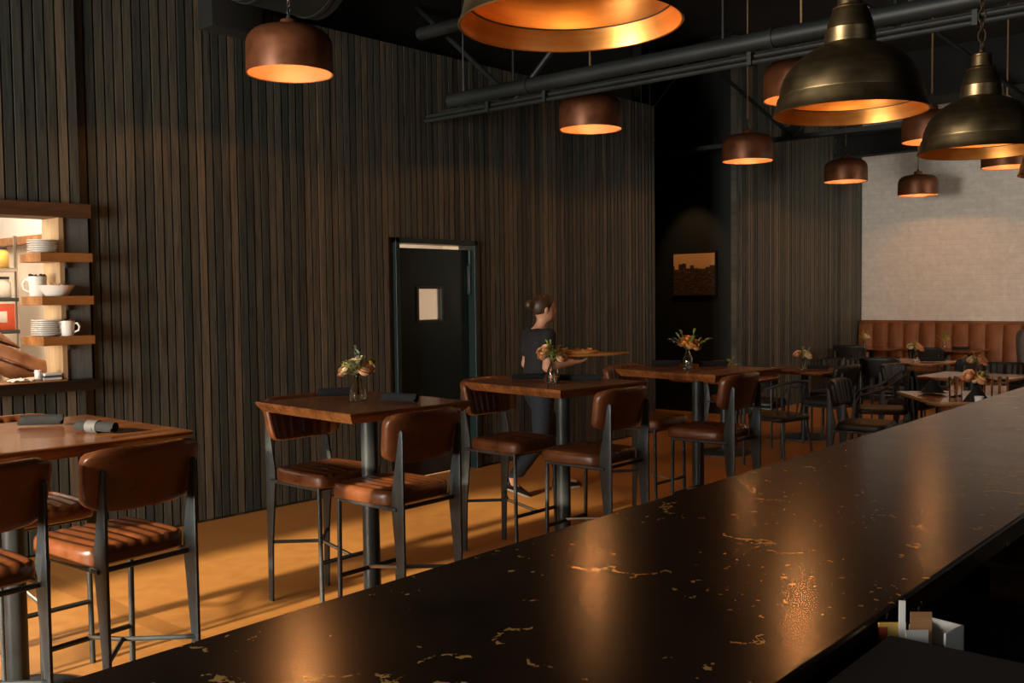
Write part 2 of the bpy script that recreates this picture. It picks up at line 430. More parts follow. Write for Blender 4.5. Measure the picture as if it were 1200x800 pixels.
# ------------------------------------------------------------------ kitchen pass: trim, lintel, counter, shelves
mb = MB(); mb.rbox((2.83, YW - .025, 1.09), (2.995, YW + .03, 2.12), .004); struct('trim_1', mb, M['greytrim'])
mb = MB(); mb.box((2.805, YW - .005, 1.09), (2.83, YW + .22, 2.12)); mb.box((2.80, YW - .035, 1.09), (2.83, YW - .005, 2.12)); struct('trim_2', mb, M['jamb'])
mb = MB(); mb.rbox((.9, YW - .07, 2.115), (3.0, YW + .20, 2.205), .006); tag(mb.build('lintel_beam', M['lintel'], None, 0), kind='structure')
mb = MB(); mb.rbox((1.002, YW - .10, 1.021), (2.993, YW + .18, 1.09), .006)
c = thing('serving_counter', 'dark serving ledge across the bottom of the bright kitchen opening', 'counter', (0, 0, 0))
mb.build('ledge', M['darkledge'], c, 0)
mb = MB(); mb.rbox((1.004, YW - .095, 1.09), (2.80, YW + .175, 1.097), .003); mb.build('worn_top', M['shelf'], c, 0)
shelf_lbl = ['topmost of the three thick oak shelves at the kitchen opening', 'middle oak shelf at the kitchen opening, holding pitcher and wide bowl', 'lowest oak shelf at the kitchen opening, holding plates and a mug']
for z, lb in zip((1.890, 1.622, 1.372), shelf_lbl):
    s = thing('wall_shelf', lb, 'shelf', (0, 0, z), 0, 'oak shelves at the kitchen opening')
    mb = MB(); mb.rbox((2.64, YW - .135, -.056), (2.967, YW + .17, 0), .003); mb.build('board', M['shelf'], s, 0)
    mb = MB(); mb.rbox((2.832, YW - .024 - .02, -.09), (2.85, YW - .024, -.056), .002); mb.build('bracket', M['blackmetal'], s)

# ------------------------------------------------------------------ door
d = tag(MB().build('door_1', M['door']), kind='structure') if False else None
mb = MB(); x0, x1, zt = 5.62, 6.62, 2.09
mb.rbox((x0, YW - .03, 0), (x0 + .045, YW + .18, zt), .004); mb.rbox((x1 - .045, YW - .03, 0), (x1, YW + .18, zt), .004); mb.rbox((x0, YW - .03, zt - .045), (x1, YW + .18, zt), .004)
dr = struct('door_1', mb, M['doorframe'])
mb = MB(); yd = YW + .055
lx0, lx1, lz0, lz1 = x0 + .05, x1 - .052, .014, zt - .082
gx0, gx1, gz0, gz1 = 5.945, 6.215, 1.385, 1.655
holes_wall(mb, lx0, lx1, yd, yd + .045, lz0, lz1, [(gx0, gx1, gz0, gz1)])
mb.build('door_leaf', M['door'], dr, 0)
mb = MB()
for a, b in (((gx0 - .025, yd - .012, gz0 - .025), (gx0, yd, gz1 + .025)), ((gx1, yd - .012, gz0 - .025), (gx1 + .025, yd, gz1 + .025)), ((gx0, yd - .012, gz1), (gx1, yd, gz1 + .025)), ((gx0, yd - .012, gz0 - .025), (gx1, yd, gz0))): mb.rbox(a, b, .002)
mb.build('vision_frame', M['blackmetal'], dr, 0)
mb = MB(); mb.box((gx0, yd + .018, gz0), (gx1, yd + .026, gz1)); mb.build('vision_pane', M['pane'], dr, 0)
mb = MB(); mb.rbox((x1 - .075, YW + .012, 1.60), (x1 - .048, YW + .05, 1.86), .008); mb.cyl((x1 - .06, YW + .02, 1.88), (x1 - .06, YW + .02, 2.0), .011)
mb.build('hinge', M['blackmetal'], dr)
mb = MB(); mb.rbox((lx0 + .02, yd - .004, .02), (lx1 - .02, yd, .23), .001); mb.build('kick_plate', M['blackmetal'], dr)

# ------------------------------------------------------------------ bar
BA = radians(1.36)
def bar_pt(x, yy): return (x, yy + .0237*x)
bar = thing('bar_counter', 'long black stone bar counter flecked with gold, running the length of the room', 'counter', (0, 0, 0), BA)
mb = MB(); mb.rbox((-2.2, .588, 1.018), (11.5, 1.372, 1.067), .006, seg=2); mb.build('stone_top', M['stone'], bar, 0)
mb = MB(); mb.box((-2.1, .95, 0), (11.4, 1.10, 1.018)); mb.build('front_panel', M['gap'], bar, 0)
mb = MB(); mb.tube([(-2.1, 1.22, .2), (11.4, 1.22, .2)], .022, 12)
for x in (-1.5, 1., 3.5, 6., 8.5, 11): mb.tube([(x, 1.10, .2), (x, 1.22, .2)], .012, 8)
mb.build('foot_rail', M['blackmetal'], bar)
# working side of the bar
wc = thing('work_counter', 'black waist-high work counter behind the stone bar', 'counter', (0, 0, 0), BA)
mb = MB(); mb.rbox((-1.5, -.20, .82), (5.5, .90, .86), .006); mb.build('counter_top', M['gap'], wc, 0)
mb = MB(); mb.box((-1.45, -.15, 0), (5.4, .88, .82)); mb.build('cabinet_body', M['gap'], wc, 0)
eq = thing('equipment_case', 'black equipment case standing behind the bar in the near right corner', 'case', (0, 0, .86), BA)
mb = MB(); mb.rbox((.9, -.16, 0), (1.56, .545, .178), .006); mb.build('case_body', M['gap'], eq, 0)
mb = MB(); mb.rbox((.89, -.17, .178), (1.57, .555, .194), .004); mb.build('lid', M['gap'], eq, 0)
# ------------------------------------------------------------------ tables
def tapered_top(mb, w, d, t, inset=.03):
    """table top whose edge slopes inward below, like the photo's bevelled planks"""
    a, b = w/2, d/2
    lay = [(a - .004, b - .004, 0), (a, b, -.005), (a - .004, b - .004, -.018), (a - inset, b - inset, -t)]
    vs = []
    for x, y, z in lay: vs += [(-x, -y, z), (x, -y, z), (x, y, z), (-x, y, z)]
    fs = [(0, 1, 2, 3), (15, 14, 13, 12)]
    for k in range(3):
        for i in range(4): fs.append((4*k + i, 4*(k + 1) + i, 4*(k + 1) + (i + 1) % 4, 4*k + (i + 1) % 4))
    mb.add(vs, fs)
def table(label, x, y, rz, w, d, h, top, group, t=.05, r=.042, base=.26, cols=((0, 0),), name='bar_table', round_base=True):
    o = thing(name, label, 'table', (x, y, 0), rz, group)
    mb = MB(); tapered_top(mb, w, d, t); mb.build('table_top', top, o, 0, mx=TR(0, 0, h))
    for cx, cy in cols:
        mb = MB(); mb.cyl((cx, cy, .02), (cx, cy, h - t - .012), r, n=24); mb.build('pedestal', M['blackmetal'], o)
        mb = MB(); mb.rbox((cx - .17, cy - .17, h - t - .014), (cx + .17, cy + .17, h - t), .003); mb.build('mounting_plate', M['blackmetal'], o)
        mb = MB(); mb.lathe([(0, 0), (base, 0), (base, .008), (base - .02, .016), (r + .03, .024), (r + .012, .045), (0, .045)], 40, mx=TR(cx, cy, 0)); mb.build('base_plate', M['blackmetal'], o)
    return o
G_BT = 'walnut bar tables along the slat wall'; HT = 1.067
table('walnut bar table nearest the kitchen opening, bearing two black napkin rolls and no flowers', 1.44, 4.07, radians(.5), 1.37, .90, HT, M['table'], G_BT, cols=((-.5, .02), (.16, .02)))
table('square walnut bar table in front of the dark green door, its near edge brightly lit', 3.245, 3.91, radians(-4), .735, .835, HT, M['table'], G_BT, cols=((-.02, -.08),))
table('square walnut bar table standing in front of the walking woman', 4.67, 3.815, radians(-6), .74, .83, HT, M['table'], G_BT, cols=((-.02, -.085),))
table('square walnut bar table beside the end of the first slat wall', 6.03, 3.64, radians(-6.3), .76, .86, HT, M['table'], G_BT)

# ------------------------------------------------------------------ stools and chairs
def pad(mb, w, d, t, nch, chan=.006, r=.022, corner=.25, crown=.006, fn=None, nx=None, ny=12, side_in=.0):
    """upholstered pad centred on origin, top +z; channels are grooves along y; fn maps points"""
    nx = nx or max(12, nch*6)
    def lin(n):
        return [-1 + 2*i/n for i in range(n + 1)]
    # concentrate lines near the rim
    def warp(u): return math.copysign(1 - (1 - abs(u))**1.35, u)
    us = [warp(u) for u in lin(nx)]; vs_ = [warp(v) for v in lin(ny)]
    P = []; Q = []
    for v in vs_:
        for u in us:
            x = u*w/2; y = v*d/2
            cx = 1 - corner*.5*max(0, abs(v))**6*abs(u)**2*.35; cy = 1 - corner*.5*max(0, abs(u))**6*abs(v)**2*.35
            e = min(w/2*(1 - abs(u)), d/2*(1 - abs(v)))
            dz = r - sqrt(max(0, r*r - max(0, r - e)**2)) if e < r else 0
            g = 0
            if nch:
                ph = (u*.5 + .5)*nch
                g = chan*(1 - abs(sin(pi*ph))**.55)*min(1, e/(.03))
            z = t/2 - dz - g + crown*(1 - u*u)*(1 - v*v)
            P.append((x*cx, y*cy, z)); Q.append((x*cx*(1 - side_in), y*cy*(1 - side_in), -t/2 + dz*.5))
    W = nx + 1; n = len(P); allv = P + Q
    fs = []
    for j in range(ny):
        for i in range(nx):
            a = j*W + i; fs.append((a, a + 1, a + W + 1, a + W)); fs.append((n + a, n + a + W, n + a + W + 1, n + a + 1))
    ring = [i for i in range(W)] + [j*W + nx for j in range(1, ny + 1)] + [ny*W + i for i in range(nx - 1, -1, -1)] + [j*W for j in range(ny - 1, 0, -1)]
    for k in range(len(ring)):
        a, b = ring[k], ring[(k + 1) % len(ring)]
        fs.append((a, n + a, n + b, b))
    if fn: allv = [fn(*p) for p in allv]
    mb.add(allv, fs)
def make_stool(label, group, lift=0., lm=None, name='bar_stool', cat='stool', footrest=True):
    """local +y is the front; lift shortens it into a dining chair"""
    lm = lm or M['leather']
    o = thing(name, label, cat, (0, 0, 0), 0, group)
    zs = .685 - lift      # seat pad centre
    mb = MB(); pad(mb, .43, .43, .07, 8, .011, .026, .6, .006, lambda x, y, z: (x*(1 - .05*(y < 0)*min(1, -y/.2)), y + .035, z + zs)); mb.build('seat', lm, o, 60)
    tilt = radians(11)
    def fb(x, y, z):
        # pad x -> width, y -> height, z -> forward ; wrap the ends forward
        u = x/.229
        f = z + .05*abs(u)**2.4
        h = y
        yy = -.225 + .008 + f*cos(tilt) - h*sin(tilt); zz = .962 - lift + h*cos(tilt) + f*sin(tilt)*.3
        return (x*(1 + .04*h/.1), yy, zz)
    mb = MB(); pad(mb, .458, .235, .06, 8, .013, .024, .75, .0, fb, ny=12); mb.build('backrest', lm, o, 60)
    k = (zs - .035)      # underside of the seat
    for sx in (-1, 1):
        poly = [(-.250, 0), (-.250, .995 - lift), (-.238, 1.005 - lift), (-.226, .99 - lift), (-.205, .87 - lift), (-.172, k + .06), (-.170, k), (-.205, k*.5), (-.216, 0)]
        mb = MB(); mb.prism(poly, .012, mx=Matrix(((0, 0, 1, sx*.183 - .006), (1, 0, 0, 0), (0, 1, 0, 0), (0, 0, 0, 1))))
        mb.build('leg', M['blackmetal'], o, 30, bevel=.002)
        mb = MB(); mb.tube([(sx*.185, .205, 0), (sx*.185, .195, k + .004)], .0115, 12); mb.build('leg', M['blackmetal'], o)
    mb = MB()
    mb.tube([(-.19, -.20, k - .006), (-.185, .20, k - .006), (.185, .20, k - .006), (.19, -.20, k - .006)], .010, 8, close=True)
    mb.build('seat_frame', M['blackmetal'], o)
    if footrest:
        mb = MB(); mb.tube([(-.185, .203, .275), (.185, .203, .275)], .011, 10); mb.build('footrest', M['blackmetal'], o)
        for sx in (-1, 1):
            mb = MB(); mb.tube([(sx*.184, -.228, .315), (0, -.03, .318)], .0095, 8); mb.build('stretcher', M['blackmetal'], o)
        mb = MB(); mb.tube([(0, -.03, .318), (0, .203, .28)], .0095, 8); mb.build('stretcher', M['chrome'], o)
    return o
G_ST = 'brown leather bar stools at the bar tables'
stools = [  # label, x, y, rz (0 = faces +y, i.e. the slat wall)
    ('brown leather bar stool with its whole back showing, at the table nearest the kitchen', 1.775, 3.60, radians(5)),
    ('brown leather bar stool cut off by the picture edge at the table nearest the kitchen', 1.215, 3.58, radians(4)),
    ('brown bar stool across the table nearest the kitchen, ribbed seat showing between two backs', 1.80, 4.47, pi),
    ('brown bar stool on the wall side of the table nearest the kitchen, mostly hidden', 1.05, 4.52, pi),
    ('brown leather bar stool, back to the bar, at the table before the green door', 3.125, 3.53, radians(1)),
    ('brown leather bar stool facing the bar at the table before the green door', 3.20, 4.175, pi),
    ('brown leather bar stool, back to the bar, at the table before the walking woman', 4.52, 3.41, radians(1)),
    ('brown leather bar stool facing the bar, at the table before the walking woman', 4.58, 4.10, pi),
    ('brown leather bar stool, back to the bar, beside the end of the slat wall', 5.73, 3.345, radians(2)),
    ('brown leather bar stool facing the bar, beside the end of the slat wall', 5.95, 4.02, pi),
]
st0 = None
for lb, x, y, rz in stools:
    if st0 is None: st0 = make_stool(lb, G_ST); st0.location = (x, y, 0); st0.rotation_euler = (0, 0, rz)
    else: dup(st0, lb, (x, y, 0), rz)

# ------------------------------------------------------------------ low dining area
LT = .75; G_LT = 'low dining tables beyond the bar tables'
def low(label, x, y, rz, w=.76, d=.84, top=None):
    return table(label, x, y, radians(rz), w, d, LT, top or M['lowtable'], G_LT, t=.035, r=.04, base=.27, name='dining_table')
low('low dining table before the far slat wall, a flower vase and napkins on it', 10.2, 4.82, -4, .80, .84, M['table'])
low('low wooden dining table with vase and black napkins before the brown booth', 12.0, 4.36, -4, .78, .88)
low('low light wooden dining table behind the drinking glasses at the bar edge', 10.25, 3.10, -4, .80, .82)
low('low wooden dining table set with glasses and a cup, half hidden by the bar', 8.28, 2.53, 38, .86, .86)
low('low dark dining table against the brown booth, small vase in its middle', 14.45, 4.72, -2, .78, .86, M['table'])
low('low dark dining table in the corner between booth and far slat wall', 14.45, 5.78, -2, .78, .80, M['table'])
low('low dark dining table standing in the mouth of the black hallway', 8.75, 4.98, -4, .76, .8, M['table'])
G_CH = 'black dining chairs around the low tables'
chairs = [
    ('black dining chair, back to the bar, at the table before the far slat wall', 9.95, 4.42, radians(-6)),
    ('black dining chair at the left side of the table before the far slat wall', 9.45, 4.95, radians(-80)),
    ('black dining chair pushed in from the right at the table before the far slat wall', 10.72, 4.72, radians(98)),
    ('black dining chair on the bar side of the table before the brown booth', 11.75, 3.80, radians(-6)),
    ('black dining chair at the left side of the table before the brown booth', 11.44, 4.44, radians(-84)),
    ('black dining chair behind the light wooden table near the drinking glasses', 10.30, 3.72, radians(176)),
    ('black dining chair at the booth side of the light wooden table', 10.95, 3.05, radians(92)),
    ('black dining chair, back to the slat wall, at the half hidden table with glasses', 8.35, 3.42, radians(186)),
    ('black dining chair facing the booth at the small dark table', 13.75, 4.70, radians(-90)),
    ('black dining chair at the dark corner table near the far slat wall', 13.75, 5.75, radians(-90)),
]
ch0 = None
for lb, x, y, rz in chairs:
    if ch0 is None: ch0 = make_stool(lb, G_CH, .245, M['darkleather'], 'dining_chair', 'chair', False); ch0.location = (x, y, 0); ch0.rotation_euler = (0, 0, rz)
    else: dup(ch0, lb, (x, y, 0), rz)
br = make_stool('brown leather dining chair on the wall side of the table before the far slat wall', None, .245, M['leather'], 'dining_chair', 'chair', False)
br.location = (9.75, 5.45, 0); br.rotation_euler = (0, 0, pi)
# bentwood armchair at the hallway table
ac = thing('armchair', 'black armchair with a bent shiny metal back rail at the hallway table', 'armchair', (8.45, 4.25, 0), radians(-12))
mb = MB(); pad(mb, .46, .44, .05, 0, 0, .02, .8, .01, lambda x, y, z: (x, y, z + .445)); mb.build('seat', M['darkleather'], ac, 60)
arc = [(.27*cos(a), -.22*max(0, sin(a)) - .02, .70 + .085*max(0, sin(a))) for a in [pi*i/16 for i in range(17)]]
mb = MB(); mb.tube([(.27, .18, 0), (.27, .17, .62), (.27, .10, .69)] + arc + [(-.27, .10, .69), (-.27, .17, .62), (-.27, .18, 0)], .013, 10); mb.build('back_rail', M['blackmetal'], ac)
mb = MB()
for i in range(5):
    a = pi*(.2 + .15*i); mb.tube([(.2*cos(a), -.2*sin(a), .46), (.265*cos(a), -.22*sin(a) - .02, .70 + .085*sin(a))], .008, 6)
mb.build('back_spindles', M['blackmetal'], ac)
for sx in (-1, 1):
    mb = MB(); mb.tube([(sx*.17, -.17, .44), (sx*.21, -.24, 0)], .012, 8); mb.build('leg', M['blackmetal'], ac)
# sling chair with an olive jacket over it
sc = thing('sling_chair', 'dark chair draped with an olive jacket, its metal arm catching light', 'chair', (9.55, 3.72, 0), radians(24))
mb = MB(); pad(mb, .46, .46, .05, 0, 0, .02, .7, .01, lambda x, y, z: (x, y, z + .44)); mb.build('seat', M['darkleather'], sc, 60)
for sx in (-1, 1):
    mb = MB(); mb.tube([(sx*.25, -.3, 0), (sx*.25, -.27, .45), (sx*.25, -.25, .78), (sx*.25, -.2, .80), (sx*.25, .0, .66), (sx*.25, .2, .60), (sx*.25, .24, .55), (sx*.25, .3, 0)], .013, 8); mb.build('side_frame', M['blackmetal'], sc)
mb = MB(); pad(mb, .48, .38, .035, 0, 0, .014, .7, .0, lambda x, y, z: (x, -.245 + .02*z, .62 + y) if False else (x, -.25 + z, .62 + y)); mb.build('backrest', M['darkleather'], sc, 60)
jk = MB()
g = []
for j in range(25):
    t = j/24
    for i in range(19):
        u = i/18 - .5
        wob = .014*sin(9*u + 5*t) + .01*sin(23*u + 2)
        if t < .5: zz = .50 + .34*t*2; yy = -.225 + .012 + wob*.6
        else: zz = .84 - .52*(t - .5)*2 - .05*abs(u); yy = -.285 - .05*(t - .5) + wob
        if abs(t - .5) < .06: yy = -.225 + (-.06)*(t - .44)/.12; zz = .845
        g.append((u*(.46 + .05*sin(3*t)), yy, zz))
jk.add(g, [(j*19 + i, j*19 + i + 1, (j + 1)*19 + i + 1, (j + 1)*19 + i) for j in range(24) for i in range(18)])
jo = jk.build('jacket', M['olive'], None, 60); sm = jo.modifiers.new('thickness', 'SOLIDIFY'); sm.thickness = .012
jo.location = sc.location; jo.rotation_euler = sc.rotation_euler
tag(jo, 'olive jacket hung over the back of a dark chair beside the bar edge', 'jacket')

# booth along the white wall
bo = thing('booth_bench', 'long brown leather booth with upright channels along the white brick wall', 'booth', (XB, 0, 0))
mb = MB(); L0, L1 = -2.6, YW - .02
nch = 38; wch = (L1 - L0)/nch
for i in range(nch):
    y0 = L0 + i*wch; n = 8
    vs = []; fs = []
    for z, off in ((.46, -.20), (.50, -.205), (1.06, -.155), (1.095, -.135), (1.108, -.10), (1.108, -.0), (.46, -.0)):
        for k in range(n + 1):
            u = k/n; bul = .036*(max(0, sin(pi*u))**.5) if off < -.09 else 0
            vs.append((off - bul, y0 + wch*u, z + (.006*max(0, sin(pi*u))**.5 if z > 1.05 else 0)))
    for r_ in range(6):
        for k in range(n): a = r_*(n + 1) + k; fs.append((a, a + 1, a + n + 2, a + n + 1))
    mb.add(vs, fs)
mb.build('back_cushion', M['booth'], bo, 50)
mb = MB(); pad(mb, .55, L1 - L0, .13, 0, 0, .03, .1, .01, lambda x, y, z: (x - .42, y + (L0 + L1)/2, z + .40)); mb.build('seat_cushion', M['booth'], bo, 60)
mb = MB(); mb.box((-.66, L0, 0), (0, L1, .335)); mb.build('plinth', M['gap'], bo, 0)
mb = MB(); mb.rbox((-.10, L0, 1.10), (0, L1, 1.128), .006); mb.build('top_rail', M['booth'], bo)
# upholstered grey chair at the right picture edge
gc = thing('upholstered_chair', 'grey cloth backed chair at the right picture edge before the booth', 'chair', (13.45, 3.17, 0), radians(150))
mb = MB(); pad(mb, .52, .5, .10, 0, 0, .03, .8, .01, lambda x, y, z: (x, y, z + .42)); mb.build('seat', M['darkleather'], gc, 60)
mb = MB(); pad(mb, .54, .62, .09, 0, 0, .035, 1., .0, lambda x, y, z: (x, -.24 + z - .12*y + .12*abs(x)**1.5, .78 + y)); mb.build('backrest', M['greycloth'], gc, 60)
for sx in (-1, 1):
    for sy in (-1, 1):
        mb = MB(); mb.tube([(sx*.21, sy*.2, .38), (sx*.23, sy*.23, 0)], [.018, .011], 10); mb.build('leg', M['blackmetal'], gc)
    mb = MB(); pad(mb, .07, .42, .2, 0, 0, .03, .6, .0, lambda x, y, z, s=sx: (x + s*.27, y, z + .53)); mb.build('armrest', M['darkleather'], gc, 60)

# ------------------------------------------------------------------ flowers and vases
def leaf_patch(mb, base, direction, length, width, droop=.3, mi=0, n=5):
    d = V(direction).normalized(); side = d.cross(V((0, 0, 1)))
    if side.length < .1: side = V((1, 0, 0))
    side.normalize(); nrm = side.cross(d)
    vs = []
    for i in range(n + 1):
        t = i/n; w = width*sin(pi*min(1, t*.93 + .05))**.8
        c = V(base) + d*length*t - V((0, 0, 1))*droop*length*t*t
        vs += [tuple(c - side*w/2 + nrm*.15*w), tuple(c), tuple(c + side*w/2 + nrm*.15*w)]
    fs = []
    for i in range(n):
        a = i*3; fs += [(a, a + 1, a + 4, a + 3), (a + 1, a + 2, a + 5, a + 4)]
    mb.add(vs, fs, mi)
def blossom(mb, c, r, axis, rr, rings=4):
    ax = V(axis).normalized(); q = ax.to_track_quat('Z', 'Y').to_matrix().to_4x4()
    mx = Matrix.Translation(c) @ q
    mb.lathe([(0, .35*r), (.16*r, .33*r), (.22*r, .1*r), (.12*r, -.2*r), (0, -.25*r)], 8, 0, mx)
    for k in range(rings):
        np_ = 3 + (k > 0) + (k > 2); rad = r*(.38 + .205*k); ph = rr.random()*6; top = radians(22 + 15*k); wdt = 2*pi/np_*.62
        for j in range(np_):
            a = ph + 2*pi*j/np_; tp = top + rr.uniform(-.08, .12); vs = []
            for vv in range(6):
                t = vv/5; th = radians(150)*(1 - t) + tp*t
                for uu in range(5):
                    q_ = (uu/4 - .5)*2; ang = a + q_*wdt*(.55 + .45*sin(pi*(.1 + .7*t)))
                    fl = 1 + (.16 + .05*k)*max(0, t - .7)/.3 - .06*q_*q_*t
                    th2 = th + .16*q_*q_*t
                    vs.append((rad*fl*sin(th2)*cos(ang), rad*fl*sin(th2)*sin(ang), rad*.85*cos(th2)))
            fs = [(q_*5 + p, q_*5 + p + 1, (q_ + 1)*5 + p + 1, (q_ + 1)*5 + p) for q_ in range(5) for p in range(4)]
            mb.add(vs, fs, 0, mx)
def vase(label, x, y, z, style='flask', h=.13, tint='amber'):
    o = thing('flower_vase', label, 'vase', (x, y, z), 0, 'glass bud vases on the tables')
    if style == 'flask': prof = [(.0, 0), (.044, 0), (.047, .006), (.045, .03), (.037, .06), (.022, .095), (.013, .118), (.013, .126), (.017, .132)]
    elif style == 'bottle': prof = [(.0, 0), (.031, 0), (.034, .006), (.034, .05), (.031, .075), (.020, .10), (.014, .118), (.014, .126), (.017, .132)]
    else: prof = [(.0, 0), (.024, 0), (.027, .006), (.027, .05), (.022, .075), (.013, .095), (.012, .115), (.016, .12)]
    prof = [(r, zz*h/.132) for r, zz in prof]
    inn = [(max(0, r - .003), max(.006, zz)) for r, zz in prof[::-1]]; inn[-1] = (0, .006)
    mb = MB(); n = 36; mb.lathe(prof + inn, n)
    # fluted body
    vs = []
    for p in mb.v:
        r = hypot(p[0], p[1]); a = atan2(p[1], p[0])
        k = 1 + .035*cos(12*a)*(r > .02); vs.append((p[0]*k, p[1]*k, p[2]))
    mb.v = vs; mb.build('glass_body', M[tint], o, 60)
    return o
def bouquet(label, x, y, z, seed, heads, spread, top, leaves=9, lm=('leaf', 'leaf2'), name='flower_bouquet', hr=.024, mouth=.012):
    """heads: list of (dx, dy, dz, radius, material)"""
    rr = random.Random(seed)
    o = thing(name, label, 'flowers', (x, y, z), 0, 'small bouquets on the tables')
    for dx, dy, dz, r, mk in heads:
        mb = MB(); ax = V((dx*.8, dy*.8, .05)) + V((-.6, -.55, .25))*.045
        blossom(mb, (dx, dy, dz), r, ax, rr); b = mb.build('blossom', M[mk], o, 60)
        mb = MB(); mb.tube([(rr.uniform(-.008, .008), rr.uniform(-.008, .008), -.10), (dx*.12, dy*.12, .0), (dx*.6, dy*.6, dz*.55), (dx, dy, dz - r*.3)], .0016, 5); mb.build('stem', M['stem'], o)
    for q in range(leaves):
        a = rr.uniform(0, 2*pi); el = rr.uniform(.45, 1.35)
        dv = V((cos(a)*cos(el), sin(a)*cos(el), sin(el)))
        L = rr.uniform(.5, 1.)*spread
        mb = MB(); pts = [(0, 0, -.06), (0, 0, .0)] + [tuple(dv*L*t + V((0, 0, .15*L*t*(1 - t)))) for t in (.35, .7, 1.)]
        mb.tube(pts, .0013, 5)
        mk = lm[q % len(lm)]
        for t in (.45, .6, .75, .9, 1.):
            for sd in (-1, 1):
                dd = (dv + V((-dv.y, dv.x, rr.uniform(-.2, .5)))*sd*.9)
                leaf_patch(mb, dv*L*t, dd, rr.uniform(.018, .032)*(spread/.11), .011*(spread/.11), rr.uniform(0, .5))
        mb.build('foliage', M[mk], o, 60)
    return o
HT_ = HT
vase('fluted glass vase on the table before the green door', 3.262, 3.965, HT_, 'flask', .14)
bouquet('cream and pink bouquet on the table before the green door', 3.262, 3.965, HT_ + .13, 3,
        [(-.040, .045, .035, .036, 'petal2'), (.022, -.034, .033, .042, 'petal1'), (-.012, .018, .062, .030, 'petal2'), (-.045, .065, .015, .026, 'petal1'), (.010, -.01, .085, .018, 'petal2'), (.045, -.06, .07, .016, 'yleaf')], .155, .1, 12)
vase('straight glass bottle vase on the table before the walking woman', 4.575, 3.755, HT_, 'bottle', .14)
bouquet('pink and green bouquet in front of the walking woman', 4.575, 3.755, HT_ + .135, 5,
        [(-.034, .038, .058, .040, 'petal1'), (.03, -.045, .02, .034, 'petal1'), (-.03, .05, .03, .030, 'petal1'), (.0, .0, .05, .026, 'leaf')], .14, .1, 10, ('leaf', 'leaf'))
vase('glass bottle vase on the table beside the slat wall end', 5.97, 3.685, HT_, 'bottle', .135)
bouquet('orange bouquet with long wispy side sprigs beside the slat wall end', 5.97, 3.685, HT_ + .13, 8,
        [(.012, -.02, .05, .046, 'petal3'), (-.018, .024, .06, .036, 'petal3'), (.03, -.05, .025, .03, 'petal1'), (.0, .0, .085, .022, 'petal3'), (-.03, .03, .045, .022, 'petal1')], .165, .1, 11, ('leaf', 'leaf2'))
lowv = [('glass vase on the table before the far slat wall', 'cream and orange bouquet before the far slat wall', 10.10, 4.79, 11, 'petal2', 'petal1'),
        ('glass vase on the table in front of the booth among black napkins', 'peach and yellow bouquet in front of the booth among black napkins', 12.05, 4.29, 12, 'petal1', 'petal2'),
        ('glass vase on the dark corner table under the slat wall', 'single cream blossom with greenery on the dark corner table', 14.35, 5.86, 13, 'petal2', None),
        ('glass vase on the dark table against the booth', 'yellow green bouquet on the dark table against the booth', 14.40, 4.74, 14, 'yleaf', None),
        ('glass vase on the light wooden table behind the glasses', 'orange and cream bouquet on the light wooden table behind the glasses', 10.05, 2.99, 15, 'petal1', 'petal2'),
        ('glass vase among the drinking glasses near the bar edge', 'two large peach roses among the drinking glasses', 8.10, 2.40, 16, 'petal1', 'petal1')]
for i, (a, b, x, y, sd, m1, m2) in enumerate(lowv):
    vase(a, x, y, LT, 'bud', .13)
    hd = [(.02, -.03, .045, .044, m1)]
    if m2: hd += [(-.04, .05, .045, .038, m2), (.03, -.055, .015, .03, m1)]
    if i == 5: hd = [(.012, -.018, .035, .056, 'petal1'), (-.055, .065, .055, .046, 'petal1'), (-.02, .03, .02, .026, 'petal2')]
    bouquet(b, x, y, LT + .125, sd, hd, .13, .1, 8, ('yleaf', 'leaf'))
vase('low dark vase on the hallway table', 8.72, 4.92, LT, 'bud', .10, 'glass')
bouquet('sprig of yellow green leaves on the hallway table', 8.72, 4.92, LT + .10, 21, [(0, 0, .03, .022, 'yleaf'), (.03, -.03, .02, .018, 'yleaf'), (-.03, .03, .02, .018, 'yleaf')], .13, .1, 4, ('yleaf', 'yleaf'))

